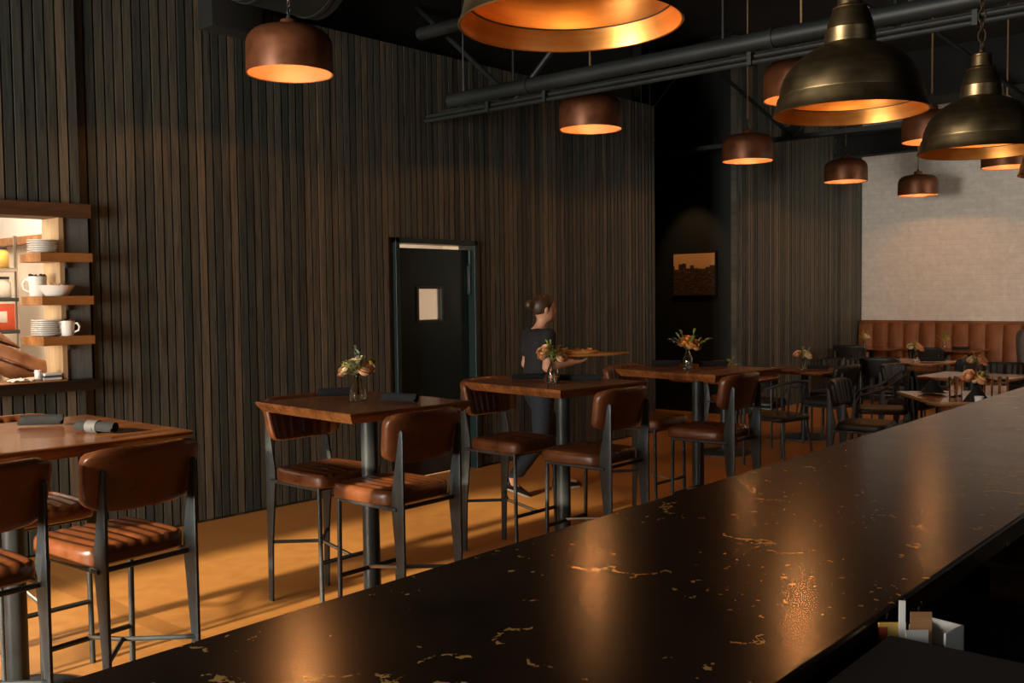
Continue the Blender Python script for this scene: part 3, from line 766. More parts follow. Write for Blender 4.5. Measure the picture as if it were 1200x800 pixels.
# ------------------------------------------------------------------ napkin rolls
def napkin(label, x, y, z, rz, L=.20, r=.024, band=False, tilt=0.):
    o = thing('napkin_roll', label, 'napkin', (x, y, z + r), rz, 'rolled black napkins on the tables')
    mb = MB(); n = 46; pr = []
    for i in range(n + 1):
        t = i/n; a = t*2*pi*2.6; rad = r*(.30 + .70*t)
        pr.append((rad*cos(a), rad*sin(a)))
    o_, i_ = [], []
    for x_, y_ in pr:
        rad = hypot(x_, y_); o_.append((x_, y_)); k = max(.2, (rad - .0028)/rad); i_.append((x_*k, y_*k))
    segs = 6; vs = []; fs = []
    m2 = 2*len(pr); loop = o_ + i_[::-1]
    for s_ in range(segs + 1):
        xx = (s_/segs - .5)*L
        for (yy, zz) in loop:
            sag = .0022*sin(3.1*xx/L*6 + yy*60)
            sl = 0.006*atan2(zz, yy)/pi if s_ in (0, segs) else 0
            vs.append((xx + sl, yy + sag, zz))
    for s_ in range(segs):
        for k in range(m2): a = s_*m2 + k; b = s_*m2 + (k + 1) % m2; fs.append((a, b, b + m2, a + m2))
    for e in (0, segs):
        for k in range(len(pr) - 1): fs.append((e*m2 + k, e*m2 + k + 1, e*m2 + m2 - 2 - k, e*m2 + m2 - 1 - k))
    mb.add(vs, fs); mb.build('cloth', M['napkin'], o, 50)
    mb = MB(); mb.lathe([(r*.30, -L*.46), (r*.34, -L*.46), (r*.34, L*.46), (r*.30, L*.46)], 12, mx=RY(pi/2), closed=True); mb.build('core_fold', M['napkin'], o)
    if band:
        mb = MB(); mb.lathe([(r*1.0, -.028), (r*1.05, -.028), (r*1.05, .028), (r*1.0, .028)], 28, mx=TR(-.012, 0, 0) @ RY(pi/2), closed=True); mb.build('paper_band', M['band'], o)
    return o
napkin('black napkin roll nearer the kitchen side of the table without flowers', 1.80, 4.27, HT, radians(-38), .17, .026)
napkin('black napkin roll with a grey paper band at the corner of the table without flowers', 1.845, 3.87, HT, radians(-72), .20, .025, True)
napkin('black napkin roll left of the vase on the table before the green door', 3.30, 4.20, HT, radians(-30), .18, .026)
napkin('black napkin roll right of the vase on the table before the green door', 3.31, 3.70, HT, radians(-75), .20, .026)
napkin('black napkin roll right of the vase before the walking woman', 4.74, 3.68, HT, radians(-62), .25, .024)
napkin('black napkin roll left of the vase before the walking woman', 4.66, 4.02, HT, radians(-45), .2, .022)
napkin('black napkin roll left of the orange bouquet beside the slat wall end', 6.07, 3.93, HT, radians(-45), .2, .024)
napkin('black napkin roll right of the orange bouquet beside the slat wall end', 6.17, 3.60, HT, radians(-50), .2, .024)
napkin('black napkin roll left of the vase in front of the booth', 11.88, 4.56, LT, radians(-55), .26, .026)
napkin('black napkin roll right of the vase in front of the booth', 11.95, 4.06, LT, radians(-55), .28, .026)
napkin('black napkin roll beside the vase before the far slat wall', 10.18, 4.66, LT, radians(-55), .22, .026)
napkin('black napkin roll beside the vase against the booth', 14.42, 4.52, LT, radians(-55), .22, .026)

# ------------------------------------------------------------------ table setting near the bar edge
def tumbler(label, x, y, z):
    o = thing('drinking_glass', label, 'glass', (x, y, z), 0, 'tall drinking glasses near the bar edge')
    mb = MB(); mb.lathe([(0, 0), (.030, 0), (.032, .004), (.037, .158), (.0385, .159), (.0355, .157), (.030, .014), (0, .012)], 28); mb.build('tumbler', M['glass'], o, 60)
    return o
for lb, x, y in (('tall clear glass left of the two peach roses, farther one', 8.21, 2.59), ('tall clear glass left of the two peach roses, nearer one', 8.12, 2.60),
                 ('tall clear glass directly right of the peach roses', 8.13, 2.345), ('second tall clear glass right of the peach roses', 8.24, 2.325), ('rightmost tall clear glass near the bar edge', 8.35, 2.295)):
    tumbler(lb, x, y, LT)
o = thing('dinner_plate', 'dark plate near the left corner of the half hidden table', 'plate', (8.24, 2.80, LT), 0)
mb = MB(); mb.lathe([(0, .004), (.06, .004), (.075, .008), (.115, .018), (.118, .017), (.08, .004), (.06, 0), (0, 0)], 40); mb.build('dish', M['darkleather'], o, 50)
o = thing('table_knife', 'steel table knife lying beside the dark plate', 'cutlery', (8.08, 2.74, LT), radians(35))
mb = MB(); mb.rbox((-.10, -.006, .001), (.0, .006, .007), .002); mb.build('handle', M['chrome'], o)
mb = MB(); mb.prism([(0, -.007), (.09, -.009), (.115, .0), (.10, .008), (0, .006)], .0025, mx=TR(0, 0, .002)); mb.build('blade', M['chrome'], o, 0)
def cone_napkin(label, x, y, z, h, w):
    mb = MB(); vs = []; fs = []; n = 28
    for j in range(9):
        t = j/8; 
        for i in range(n):
            a = 2*pi*i/n; r = w*(1 - t)**.8*(1 + .22*sin(4*a + 2*t)*(1 - t)) + .006
            vs.append((x + r*cos(a), y + r*sin(a), z + h*t))
    fs = [(j*n + i, j*n + (i + 1) % n, (j + 1)*n + (i + 1) % n, (j + 1)*n + i) for j in range(8) for i in range(n)] + [tuple(range(n))[::-1], tuple(8*n + i for i in range(n))]
    mb.add(vs, fs); return tag(mb.build('folded_napkin', M['napkin'], None, 50), label, 'napkin')
cone_napkin('black napkin folded upright on the dark plate', 8.24, 2.80, LT + .018, .11, .07)
cone_napkin('black napkin folded into a peak below the peach roses', 7.90, 2.36, LT, .12, .075)
o = thing('small_cup', 'small pale cup beside the peaked black napkin', 'cup', (7.76, 2.30, LT), 0)
mb = MB(); mb.lathe([(0, 0), (.026, 0), (.034, .055), (.036, .056), (.032, .054), (.024, .006), (0, .006)], 28); mb.build('cup_body', M['paper'], o, 50)
# caddy of packets behind the bar edge
o = thing('card_caddy', 'small white open box holding cards behind the bar edge', 'box', (1.655, .553, .86), radians(-8))
mb = MB(); wx, wy, hh = .031, .031, .192
for a, b in (((-wx, -wy, 0), (wx, wy, .004)), ((-wx, -wy, 0), (-wx + .003, wy, hh - .03)), ((wx - .003, -wy, 0), (wx, wy, hh)), ((-wx, -wy, 0), (wx, -wy + .003, hh)), ((-wx, wy - .003, 0), (wx, wy, hh))): mb.box(a, b)
mb.build('open_box', M['paper'], o, 0)
mb = MB(); mb.box((-.025, -.025, .01), (.025, .025, .15)); mb.build('stacked_cards', M['darkleather'], o, 0)
def card(name, label, x, y, z, rz, w, h, m, tilt=0.):
    mb = MB(); mb.box((-w/2, -.0015, 0), (w/2, .0015, h)); q = mb.build(name, m, None, 0, mx=RX(tilt)); q.location = (x, y, z); q.rotation_euler = (0, 0, rz)
    return tag(q, label, 'card', 'cards tucked behind the bar edge')
card('menu_card', 'narrow pale card standing highest behind the bar edge', 1.585, .583, .86, radians(-60), .010, .243, M['paper'])
card('menu_card', 'tan card standing in front of the small white box', 1.604, .560, .86, radians(-50), .034, .225, M['lowtable'])
card('menu_card', 'small white card leaning below the tan card', 1.592, .562, .86, radians(-48), .036, .198, M['paper'])
pk = thing('sugar_packet', 'yellow packet with a red corner tucked under the bar edge', 'packet', (1.580, .597, .86), radians(-48))
mb = MB(); mb.rbox((-.022, -.003, 0), (.022, .003, .206), .001); mb.build('packet_body', M['yellow'], pk, 0)
mb = MB(); mb.rbox((-.023, -.004, .0), (-.008, .004, .200), .001); mb.build('corner', M['red'], pk, 0)
o = thing('wooden_box', 'brown wooden box standing farther along behind the bar', 'box', (2.52, .42, .86), BA)
mb = MB(); mb.rbox((0, -.28, 0), (.7, .30, .075), .004); mb.build('box_body', M['lintel'], o, 0)
mb = MB(); mb.rbox((-.01, -.29, .075), (.71, .31, .09), .003); mb.build('lid', M['lintel'], o, 0)

# ------------------------------------------------------------------ pendants
def chain(mb, z0, z1, w=.012, wire=.0028, step=.034):
    n = int((z1 - z0)/step)
    for i in range(n):
        z = z0 + (i + .5)*(z1 - z0)/n; pts = []
        for k in range(12):
            a = 2*pi*k/12; x = w*cos(a); zz = (step*.68)*sin(a)
            pts.append((x, 0, z + zz) if i % 2 == 0 else (0, x, z + zz))
        mb.tube(pts, wire, 6, close=True)
BR_R = .265
def brown_pendant(label, x, y, z, r=BR_R):
    o = thing('pendant_lamp', label, 'lamp', (x, y, z), 0, 'rust brown dome pendants over the tables')
    R_ = r; H_ = .31
    outer = [(R_, 0), (R_ + .002, .006), (R_, .17)] + [(R_ - .10*(1 - cos(a)), .17 + .105*sin(a)) for a in [pi/2*i/8 for i in range(1, 9)]] + [(.10, .288), (.055, .295), (.055, .325), (.05, .332), (.0, .332)]
    mb = MB(); mb.lathe(outer, 56); mb.build('shade', M['rust'], o, 40)
    inner = [(R_, 0), (R_ - .008, .004), (R_ - .008, .165)] + [(R_ - .008 - .10*(1 - cos(a)), .165 + .10*sin(a)) for a in [pi/2*i/6 for i in range(1, 7)]] + [(.0, .272)]
    mb = MB(); mb.lathe(inner, 56); mb.build('shade_lining', M['lining'], o, 40)
    mb = MB(); mb.lathe([(0, .272), (.022, .272), (.022, .195), (.018, .19), (0, .19)], 20); mb.build('socket', M['blackmetal'], o)
    mb = MB(); mb.lathe([(0, .195), (.014, .192), (.020, .18), (.033, .155), (.035, .135), (.027, .112), (.012, .104), (0, .103)], 20); mb.build('bulb', M['bulb'], o, 60)
    mb = MB(); mb.lathe([(0, .332), (.018, .335), (.012, .36), (.006, .365), (0, .365)], 16); chain(mb, .36, .46); mb.build('hanging_loop', M['blackmetal'], o)
    mb = MB(); mb.tube([(0, 0, .45), (0, 0, ZC - z)], .008, 8); mb.build('cord', M['cord'], o)
    l = lamp('POINT', 'pendant_light', (x, y, z + .077), 14, (1., .40, .115), shadow_soft_size=.025)
    LIGHTS.append(l); return o
for lb, x, y in (('rust brown dome pendant hanging alone before the slat wall, nearest the kitchen', 3.77, 5.18),
                 ('rust brown dome pendant hanging below the pipe at the walking woman', 6.80, 5.14),
                 ('rust brown dome pendant hanging before the black hallway', 9.65, 5.21),
                 ('rust brown dome pendant hanging before the far slat wall edge', 12.40, 5.31),
                 ('dark dome pendant casting its shadow on the white brick wall', 14.25, 5.06),
                 ('rust brown dome pendant half hidden behind the middle brass dome', 6.85, 3.27),
                 ('rust brown dome pendant between the two complete brass domes', 9.67, 3.31),
                 ('rust brown dome pendant low behind the brass dome with a chain', 12.34, 3.39)):
    brown_pendant(lb, x, y, 2.98 if x < 14 else 2.91)
def brass_pendant(label, x, y, z, D=.44):
    o = thing('brass_pendant', label, 'lamp', (x, y, z), 0, 'large brass dome pendants over the bar')
    k = D/2
    outer = [(1.0, 0), (1.012, .012), (1.0, .03), (.975, .10), (.962, .16), (.95, .225), (.935, .232), (.935, .25), (.925, .255)]
    outer += [(.925*cos(a)**1.1, .25 + .73*sin(a)) for a in [1.17*i/12 for i in range(1, 13)]]
    outer += [(.335, .925), (.33, .93), (.335, .955), (.325, 1.10), (.33, 1.115), (.305, 1.13), (.285, 1.24), (.235, 1.36), (.225, 1.385), (.235, 1.40), (.205, 1.415), (.165, 1.44), (.155, 1.60), (.165, 1.615), (.165, 1.635), (.12, 1.66), (.05, 1.68), (.04, 1.74), (0, 1.75)]
    outer = [(a*k, b*k) for a, b in outer]
    mb = MB(); mb.lathe(outer, 72); mb.build('shade', M['brass'], o, 30)
    inner = [(1.0, 0), (.985, .006), (.955, .12), (.925, .20), (.905, .205), (.905, .235)]
    inner += [(.905*cos(a)**1.1, .24 + .70*sin(a)) for a in [1.17*i/12 for i in range(0, 13)]] + [(.3, .89), (0, .90)]
    inner = [(a*k, b*k) for a, b in inner]
    mb = MB(); mb.lathe(inner, 72); mb.build('shade_lining', M['copper'], o, 30)
    mb = MB(); mb.lathe([(.912*k, .196*k), (.928*k, .196*k), (.928*k, .212*k), (.912*k, .212*k)], 72, closed=True); mb.build('inner_ring', M['blackmetal'], o)
    mb = MB(); mb.lathe([(0, .89*k), (.024, .89*k), (.024, .70*k), (0, .70*k)], 20); mb.build('socket', M['brass'], o)
    mb = MB(); mb.lathe([(0, .70*k), (.016, .69*k), (.034, .55*k), (.034, .47*k), (.02, .38*k), (0, .36*k)], 20); mb.build('bulb', M['bulb'], o, 60)
    mb = MB(); chain(mb, 1.72*k, 1.72*k + min(2.0, ZC - z - 1.72*k), .013, .003, .036); mb.build('chain', M['brass'], o)
    if z + 2.4 < ZC:
        mb = MB(); mb.tube([(0, 0, 1.72*k + 2.0), (0, 0, ZC - z)], .006, 6); mb.build('cord', M['cord'], o)
    l = lamp('POINT', 'brass_pendant_light', (x, y, z + .06), .12, (1., .50, .20), shadow_soft_size=.03)
    LIGHTS.append(l); return o
brass_pendant('largest brass dome pendant, cut off by the top picture edge', 1.59, 1.25, 2.135, .445)
brass_pendant('middle brass dome pendant with flared copper lined rim', 2.90, 1.23, 2.122, .44)
brass_pendant('brass dome pendant hanging from a brass chain at the right', 3.97, 1.18, 2.107, .44)
brass_pendant('brass dome pendant barely entering the right picture edge', 5.08, 1.12, 2.115, .44)

# ------------------------------------------------------------------ steel joists, pipes and ducts
def joist(label, X, y0, y1, zb, zt, pitch, ph, pipe=True):
    o = thing('steel_joist', label, 'joist', (X, 0, 0), 0)
    mb = MB()
    for s_ in (-1, 1):
        mb.box((s_*.012, y0, zb), (s_*.05, y1, zb + .006)); mb.box((s_*.012, y0, zb), (s_*.018, y1, zb + .055))
        mb.box((s_*.012, y0, zt), (s_*.055, y1, zt + .006)); mb.box((s_*.012, y0, zt - .06), (s_*.018, y1, zt))
    mb.build('chords', M['steel'], o, 0)
    y = y1 - ph; k = 0
    while y > y0:
        mb = MB()
        mb.tube([(0, y, zb + .03), (0, y + pitch/2, zt - .02)], .023, 8); mb.tube([(0, y, zb + .03), (0, y - pitch/2, zt - .02)], .023, 8)
        mb.build('web', M['steel'], o)
        mb = MB(); mb.box((-.008, y - .14, zb), (.008, y + .14, zb + .16)); mb.build('gusset_plate', M['steel'], o, 0)
        mb = MB(); mb.tube([(0.02, y + .03, zb + .1), (.02, y + .03, zt)], .012, 6); mb.build('hanger_rod', M['steel'], o)
        y -= pitch
    return o
joist('grey steel joist carrying pipes across the room over the bar tables', 6.22, YR, YW, 3.16, 4.55, 3.15, .85)
joist('dark steel joist crossing beyond the hallway pendant', 10.9, YR, 8.9, 3.35, 4.6, 2.6, 1.0)
mb = MB(); mb.tube([(6.05, 6.06, 3.245), (6.05, YR, 3.245)], .058, 20)
for y in (5.2, 3.1, 2.65, .9): mb.tube([(6.05, y, 3.245), (6.05, y - .03, 3.245)], .066, 20)
pp = thing('service_pipe', 'thick grey pipe running beneath the steel joist', 'pipe'); mb.build('pipe_run', M['duct'], pp)
mb = MB()
for y in (5.9, 3.45, 1.3): mb.tube([(6.05, y, 3.30), (6.05, y, ZC - .002)], .008, 6)
mb.build('hanger', M['blackmetal'], pp)
mb = MB(); mb.tube([(6.02, YW - .01, 3.14), (6.02, YR, 3.14)], .017, 10); tag(mb.build('conduit', M['steel']), 'upper of two thin grey conduits below the thick pipe', 'conduit', 'thin conduits below the pipe')
mb = MB(); mb.tube([(6.0, YW - .01, 3.098), (6.0, YR, 3.098)], .017, 10)
for y in (5.55, 4.95, 3.2, 1.8): mb.box((5.97, y, 3.078), (6.05, y + .03, 3.165))
tag(mb.build('conduit', M['steel']), 'lower of two thin grey conduits below the thick pipe', 'conduit', 'thin conduits below the pipe')
mb = MB(); mb.tube([(3.72, 5.6, 3.87), (4.35, 5.6, 3.87)], .36, 40)
dd = thing('air_duct', 'round grey air duct above the lone brown pendant', 'duct'); mb.build('duct_body', M['duct'], dd)
mb = MB()
for x in (3.78, 4.25): mb = MB(); mb.tube([(x, 5.6, 3.87), (x + .03, 5.6, 3.87)], .366, 40); mb.tube([(x + .015, 5.6, 4.2), (x + .015, 5.6, ZC - .002)], .01, 6); mb.build('duct_band', M['duct'], dd)
mb = MB(); mb.rbox((3.83, YW - .19, 3.47), (4.25, YW - .01, 4.1), .01); tag(mb.build('junction_box', M['gap']), 'dark box panel on top of the slat wall beside the duct', 'box')
mb = MB(); mb.tube([(8.2, 2.95, 3.90), (8.2, YR, 3.90)], .15, 28); du = thing('air_duct', 'large grey pipe at the ceiling over the brass pendants', 'duct'); mb.build('duct_body', M['duct'], du)
for y in (2.4, .2, -2.2): mb = MB(); mb.tube([(8.2, y, 3.99), (8.2, y, ZC - .002)], .012, 8); mb.build('hanger', M['blackmetal'], du)
mb = MB(); mb.tube([(5.95, YW - .02, 3.83), (5.95, 5.7, 3.83)], .055, 14); tag(mb.build('pipe_stub', M['steel']), 'short grey pipe stub leaving the slat wall above the conduits', 'pipe')
# beam before the white wall with a slanted brace
mb = MB(); mb.box((14.35, YR, 3.56), (14.55, YW, 3.60)); mb.box((14.43, YR, 3.6), (14.47, YW, 3.86)); mb.box((14.35, YR, 3.86), (14.55, YW, 3.90)); struct('beam_1', mb, M['ceil'])
mb = MB(); mb.box((14.2, YR, 4.25), (14.9, YW, ZC)); struct('beam_2', mb, M['ceil'])
mb = MB(); mb.tube([(13.6, 3.1, 3.55), (13.6, 4.2, 4.5)], .05, 8); mb.tube([(13.6, 3.1, 3.55), (13.6, 2.0, 4.5)], .05, 8); tag(mb.build('roof_brace', M['ceil']), 'dark slanted roof brace before the white brick wall', 'brace')

# ------------------------------------------------------------------ picture on the hallway wall
pc = thing('framed_photograph', 'sepia photograph of a low town hanging on the black hallway wall', 'picture', (11.5, 6.98, 1.84))
mb = MB(); mb.box((-.032, -.315, -.275), (-.026, .315, .275)); mb.build('print', picture_material(), pc, 0, mx=None)
pr = pc.children[0]
mb = MB()
for a, b in (((-.04, -.335, -.295), (-.0, -.315, .295)), ((-.04, .315, -.295), (0, .335, .295)), ((-.04, -.315, .275), (0, .315, .295)), ((-.04, -.315, -.295), (0, .315, -.275))): mb.rbox(a, b, .003)
mb.build('frame', M['gap'], pc, 0)

# ------------------------------------------------------------------ people (one continuous surface each, from blended capsules)
class Body:
    def __init__(s): s.p = []
    def cap(s, a, b, ra, rb=None, k=.03, sc=None): s.p.append(('c', np.array(a, float), np.array(b, float), ra, ra if rb is None else rb, k)); return s
    def ell(s, c, r, k=.03, rot=None):
        s.p.append(('e', np.array(c, float), np.array(r, float), rot, None, k)); return s
    def field(s, pts, grow=0.):
        d = None
        for t, a, b, c, e, k in s.p:
            if t == 'c':
                ab = b - a; L2 = max(1e-9, ab.dot(ab))
                h = np.clip(((pts - a) @ ab)/L2, 0, 1)
                q = np.linalg.norm(pts - a - h[..., None]*ab, axis=-1) - (c + (e - c)*h)
            else:
                P = pts - a
                if c is not None: P = P @ np.array(c)
                kk = np.linalg.norm(P/b, axis=-1); k2 = np.linalg.norm(P/(b*b), axis=-1)
                q = kk*(kk - 1)/np.maximum(k2, 1e-9)
            if d is None: d = q
            else:
                h = np.clip(.5 + .5*(d - q)/k, 0, 1); d = d*(1 - h) + q*h - k*h*(1 - h)
        return d - grow
    def mesh(s, name, m, parent, lo, hi, res, grow=0., cut=None):
        lo = np.array(lo, float); n = np.ceil((np.array(hi) - lo)/res).astype(int) + 1
        gx, gy, gz = [lo[i] + res*np.arange(n[i]) for i in range(3)]
        f = np.empty(n, np.float32)
        for i in range(n[0]):
            P = np.stack(np.broadcast_arrays(gx[i], gy[:, None], gz[None, :]), -1)
            v = s.field(P, grow)
            if cut is not None: v = np.maximum(v, cut(P))
            f[i] = v
        ins = f < 0
        c8 = [(i, j, k) for i in (0, 1) for j in (0, 1) for k in (0, 1)]
        sl = lambda o: tuple(slice(o[a], n[a] - 1 + o[a]) for a in range(3))
        cnt = sum(ins[sl(o)].astype(np.int8) for o in c8)
        act = (cnt > 0) & (cnt < 8); idx = -np.ones(act.shape, int); cells = np.argwhere(act); idx[act] = np.arange(len(cells))
        acc = np.zeros((len(cells), 3)); wt = np.zeros(len(cells))
        for a_ in range(8):
            for b_ in range(a_ + 1, 8):
                o, p = c8[a_], c8[b_]
                if sum(abs(o[q] - p[q]) for q in range(3)) != 1: continue
                fa = f[tuple((cells + o).T)]; fb = f[tuple((cells + p).T)]
                cr = (fa < 0) != (fb < 0); t = np.where(cr, fa/np.where(cr, fa - fb, 1), 0)
                acc += np.where(cr[:, None], np.array(o) + t[:, None]*(np.array(p) - np.array(o)), 0); wt += cr
        vs = lo + res*(cells + acc/wt[:, None])
        fs = []
        for ax in range(3):
            u, w_ = [(1, 2), (2, 0), (0, 1)][ax]
            e = np.zeros(3, int); e[ax] = 1
            s0 = [slice(0, n[q]) for q in range(3)]; s1 = list(s0); s0[ax] = slice(0, n[ax] - 1); s1[ax] = slice(1, n[ax])
            cr = np.argwhere(ins[tuple(s0)] != ins[tuple(s1)])
            ok = (cr[:, u] > 0) & (cr[:, w_] > 0) & (cr[:, u] < n[u] - 1) & (cr[:, w_] < n[w_] - 1); cr = cr[ok]
            du = np.zeros(3, int); du[u] = 1; dw = np.zeros(3, int); dw[w_] = 1
            q = np.stack([idx[tuple((cr - du - dw).T)], idx[tuple((cr - dw).T)], idx[tuple(cr.T)], idx[tuple((cr - du).T)]], 1)
            fl = ins[tuple(cr.T)]; q[~fl] = q[~fl][:, ::-1]; fs += q.tolist()
        me = bpy.data.meshes.new(name); me.from_pydata(vs.tolist(), [], fs); me.materials.append(m)
        me.polygons.foreach_set('use_smooth', [True]*len(me.polygons))
        o = bpy.data.objects.new(name, me); COL.objects.link(o)
        if parent: o.parent = parent
        return o
def hand(B, wrist, dirv, side, up_, curl=.35, s=1.):
    """palm, four bent fingers and a thumb; dirv points along the fingers, up_ is the back of the hand, side towards the thumb"""
    w, d, sd, u = np.array(wrist), np.array(dirv), np.array(side), np.array(up_)
    for q in range(4):
        o = sd*(.030 - .020*q)*s
        B.cap(w + o*.5 + d*.01*s, w + o + d*.085*s, .013*s, .011*s, .012)
    for q, L in enumerate((.070, .078, .072, .056)):
        o = sd*(.031 - .0205*q)*s; a = w + o + d*.085*s
        c1 = curl; b1 = a + (d*cos(c1) - u*sin(c1))*L*.5*s; c2 = curl*2.3
        b2 = b1 + (d*cos(c2) - u*sin(c2))*L*.5*s
        B.cap(a, b1, .0088*s, .008*s, .005); B.cap(b1, b2, .008*s, .0068*s, .004)
    t0 = w + sd*.028*s + d*.025*s; t1 = t0 + (sd*.7 + d*.7)*.040*s - u*.006; t2 = t1 + (sd*.25 + d*.9 - u*.35)*.030*s
    B.cap(t0, t1, .013*s, .010*s, .012); B.cap(t1, t2, .010*s, .008*s, .005)
# woman, local +x is her walking direction, z up
WR = radians(-24)
def wpt(x, y, z): return (6.08 + x*cos(WR) - y*sin(WR), 5.14 + x*sin(WR) + y*cos(WR), z)
wm = thing('person', 'woman in a black tee walking past the slat wall carrying a board of food', 'person', (6.08, 5.14, 0), WR)
Lg = Body()   # legs: rear leg right (y-), front leg left (y+)
hipL, hipR = (.0, .085, .84), (.0, -.085, .84)
kL, aL = (.17, .085, .455), (.235, .085, .085); kR, aR = (-.02, -.085, .45), (-.285, -.085, .13)
legs = [((hipL), kL, .088, .055), (kL, aL, .054, .034), (hipR, kR, .088, .055), (kR, aR, .054, .034)]
tors = [((.0, 0, .86), (.01, 0, 1.02), .115, .105)]
Bd = Body()
Bd.ell((0, 0, .875), (.115, .165, .12), .04).ell((.0, 0, 1.03), (.095, .128, .14), .06).ell((.015, 0, 1.18), (.105, .150, .13), .06).ell((.005, 0, 1.275), (.075, .165, .06), .05)
for a, b, r0, r1 in legs: Bd.cap(a, b, r0, r1, .035)
Bd.ell((.145, .085, .36 + .0), (.001, .001, .001), .001)
for kx, ax in ((kL, aL), (kR, aR)):
    m_ = np.array(kx)*.68 + np.array(ax)*.32; Bd.ell(m_ + np.array((-.012, 0, 0)), (.050, .048, .10), .03)
Bd.cap((.235, .085, .075), (.36, .085, .045), .036, .026, .03); Bd.cap((-.285, -.085, .12), (-.19, -.085, .035), .036, .026, .03)
Bd.cap((.0, 0, 1.29), (.045, 0, 1.385), .047, .044, .03)
Bd.ell((.058, 0, 1.485), (.088, .070, .105), .02).ell((.085, 0, 1.435), (.062, .055, .062), .03)
Bd.cap((.140, 0, 1.485), (.158, 0, 1.462), .010, .013, .015)         # nose
Bd.ell((.137, 0, 1.428), (.014, .022, .009), .008).ell((.128, 0, 1.400), (.022, .022, .018), .02)
for sy in (-1, 1):
    Bd.ell((.045, sy*.072, 1.475), (.018, .010, .028), .006); Bd.ell((.128, sy*.028, 1.492), (.012, .013, .009), .006)
shL, shR = (.01, .165, 1.27), (.01, -.165, 1.27)
elR, wrR = (-.02, -.215, 1.03), (.22, -.16, 1.055); elL, wrL = (.0, .215, 1.03), (.24, .13, 1.058)
for s_, e_, w_ in ((shL, elL, wrL), (shR, elR, wrR)):
    Bd.cap(s_, e_, .050, .039, .03); Bd.cap(e_, w_, .039, .026, .02)
hand(Bd, wrR, (.97, .2, .02), (.2, .9, 0.), (0, .0, -1.), .12); hand(Bd, wrL, (.97, -.2, .0), (.2, -.9, 0.), (0, 0, -1.), .12)
Bd.mesh('body', M['skin'], wm, (-.42, -.30, -.02), (.52, .30, 1.64), .0085)
Sh = Body()
Sh.ell((0, 0, .93), (.118, .155, .10), .05).ell((.0, 0, 1.03), (.104, .138, .14), .06).ell((.015, 0, 1.18), (.116, .160, .13), .06).ell((.005, 0, 1.275), (.085, .172, .058), .05)
for s_, e_ in ((shL, elL), (shR, elR)): Sh.cap(s_, np.array(s_)*.45 + np.array(e_)*.55, .064, .062, .03)
Sh.mesh('tee_shirt', M['shirt'], wm, (-.2, -.32, .80), (.2, .32, 1.38), .011, 0., lambda P: np.maximum(.85 - P[..., 2], .062 - np.linalg.norm(P - np.array((.045, 0, 1.385)), axis=-1)))
Tr = Body(); Tr.ell((0, 0, .875), (.124, .174, .115), .04)
for a, b, r0, r1 in legs: Tr.cap(a, b, r0 + .013, r1 + .016, .03)
Tr.mesh('jeans', M['denim'], wm, (-.42, -.24, .10), (.40, .24, 1.0), .011, 0., lambda P: np.maximum(np.maximum(P[..., 2] - .94, .165 - P[..., 2]), -1))
Ap = Body(); Ap.ell((0, 0, .86), (.138, .185, .20), .04); 
Hr = Body(); Hr.ell((.048, 0, 1.503), (.098, .079, .096), .02).ell((-.068, 0, 1.515), (.042, .038, .042), .015)
Hr.mesh('hair', M['hair'], wm, (-.16, -.14, 1.28), (.2, .14, 1.64), .009, 0., lambda P: np.minimum(P[..., 0]*.75 + (1.515 - P[..., 2])*.65 - .075, 9))
def shoe(px, py, pz, pitch):
    mx = TR(px, py, pz) @ RY(pitch)
    s_ = thing  # noqa
    mb = MB(); secs = []
    n = 16
    prof = [(-.075, .026, .05, .085), (-.06, .034, .06, .095), (-.02, .036, .065, .10), (.03, .036, .04, .075), (.09, .042, .03, .058), (.14, .040, .025, .045), (.175, .026, .02, .034)]
    vs = []; 
    for x_, w_, zc, zt in prof:
        for i in range(n):
            a = 2*pi*i/n; vs.append((x_, w_*cos(a), max(.012, zc*.8 + (zt - zc*.8)*sin(a)) if sin(a) > 0 else .012 + (zc*.8 - .012)*(1 + sin(a))))
    fs = [(j*n + i, j*n + (i + 1) % n, (j + 1)*n + (i + 1) % n, (j + 1)*n + i) for j in range(len(prof) - 1) for i in range(n)] + [tuple(range(n))[::-1], tuple((len(prof) - 1)*n + i for i in range(n))]
    mb.add(vs, fs, 0, mx); q = mb.build('shoe', M['shoe'], wm, 60)
    mb = MB(); mb.prism([(-.08, -.03), (-.02, -.038), (.09, -.044), (.15, -.038), (.182, 0), (.15, .038), (.09, .044), (-.02, .038), (-.08, .03), (-.09, 0)], .014, mx=mx); mb.build('sole', M['sole'], q, 0)
shoe(.245, .085, .0, 0); shoe(-.285, -.085, .05, radians(24))
# board of food in her hands
bd = thing('serving_board', 'long wooden serving board carried by the walking woman', 'board', wpt(.40, -.01, 1.092), WR)
mb = MB(); mb.prism([(-.30, -.11), (.22, -.13), (.30, -.10), (.34, -.03), (.42, -.022), (.44, 0), (.42, .022), (.34, .03), (.30, .10), (.22, .13), (-.30, .11), (-.33, 0)], .018); mb.build('board', M['board'], bd, 30, bevel=.003)
fo = thing('flatbread', 'toasted flatbread lying on the carried serving board', 'food', wpt(.34, -.01, 1.110), WR)
mb = MB(); mb.lathe([(0, .03), (.08, .032), (.12, .026), (.138, .014), (.13, .002), (0, .0)], 36, mx=Matrix.Diagonal((1.5, .8, 1, 1))); mb.build('crust', M['food'], fo, 50)
mb = MB()
rr = random.Random(5)
for i in range(18): mb.ball((rr.uniform(-.15, .15), rr.uniform(-.07, .07), .036), rr.uniform(.008, .016), 8, 0, (1, 1, .6))
tag(mb.build('topping', M['petal1'], fo, 60), kind='stuff')

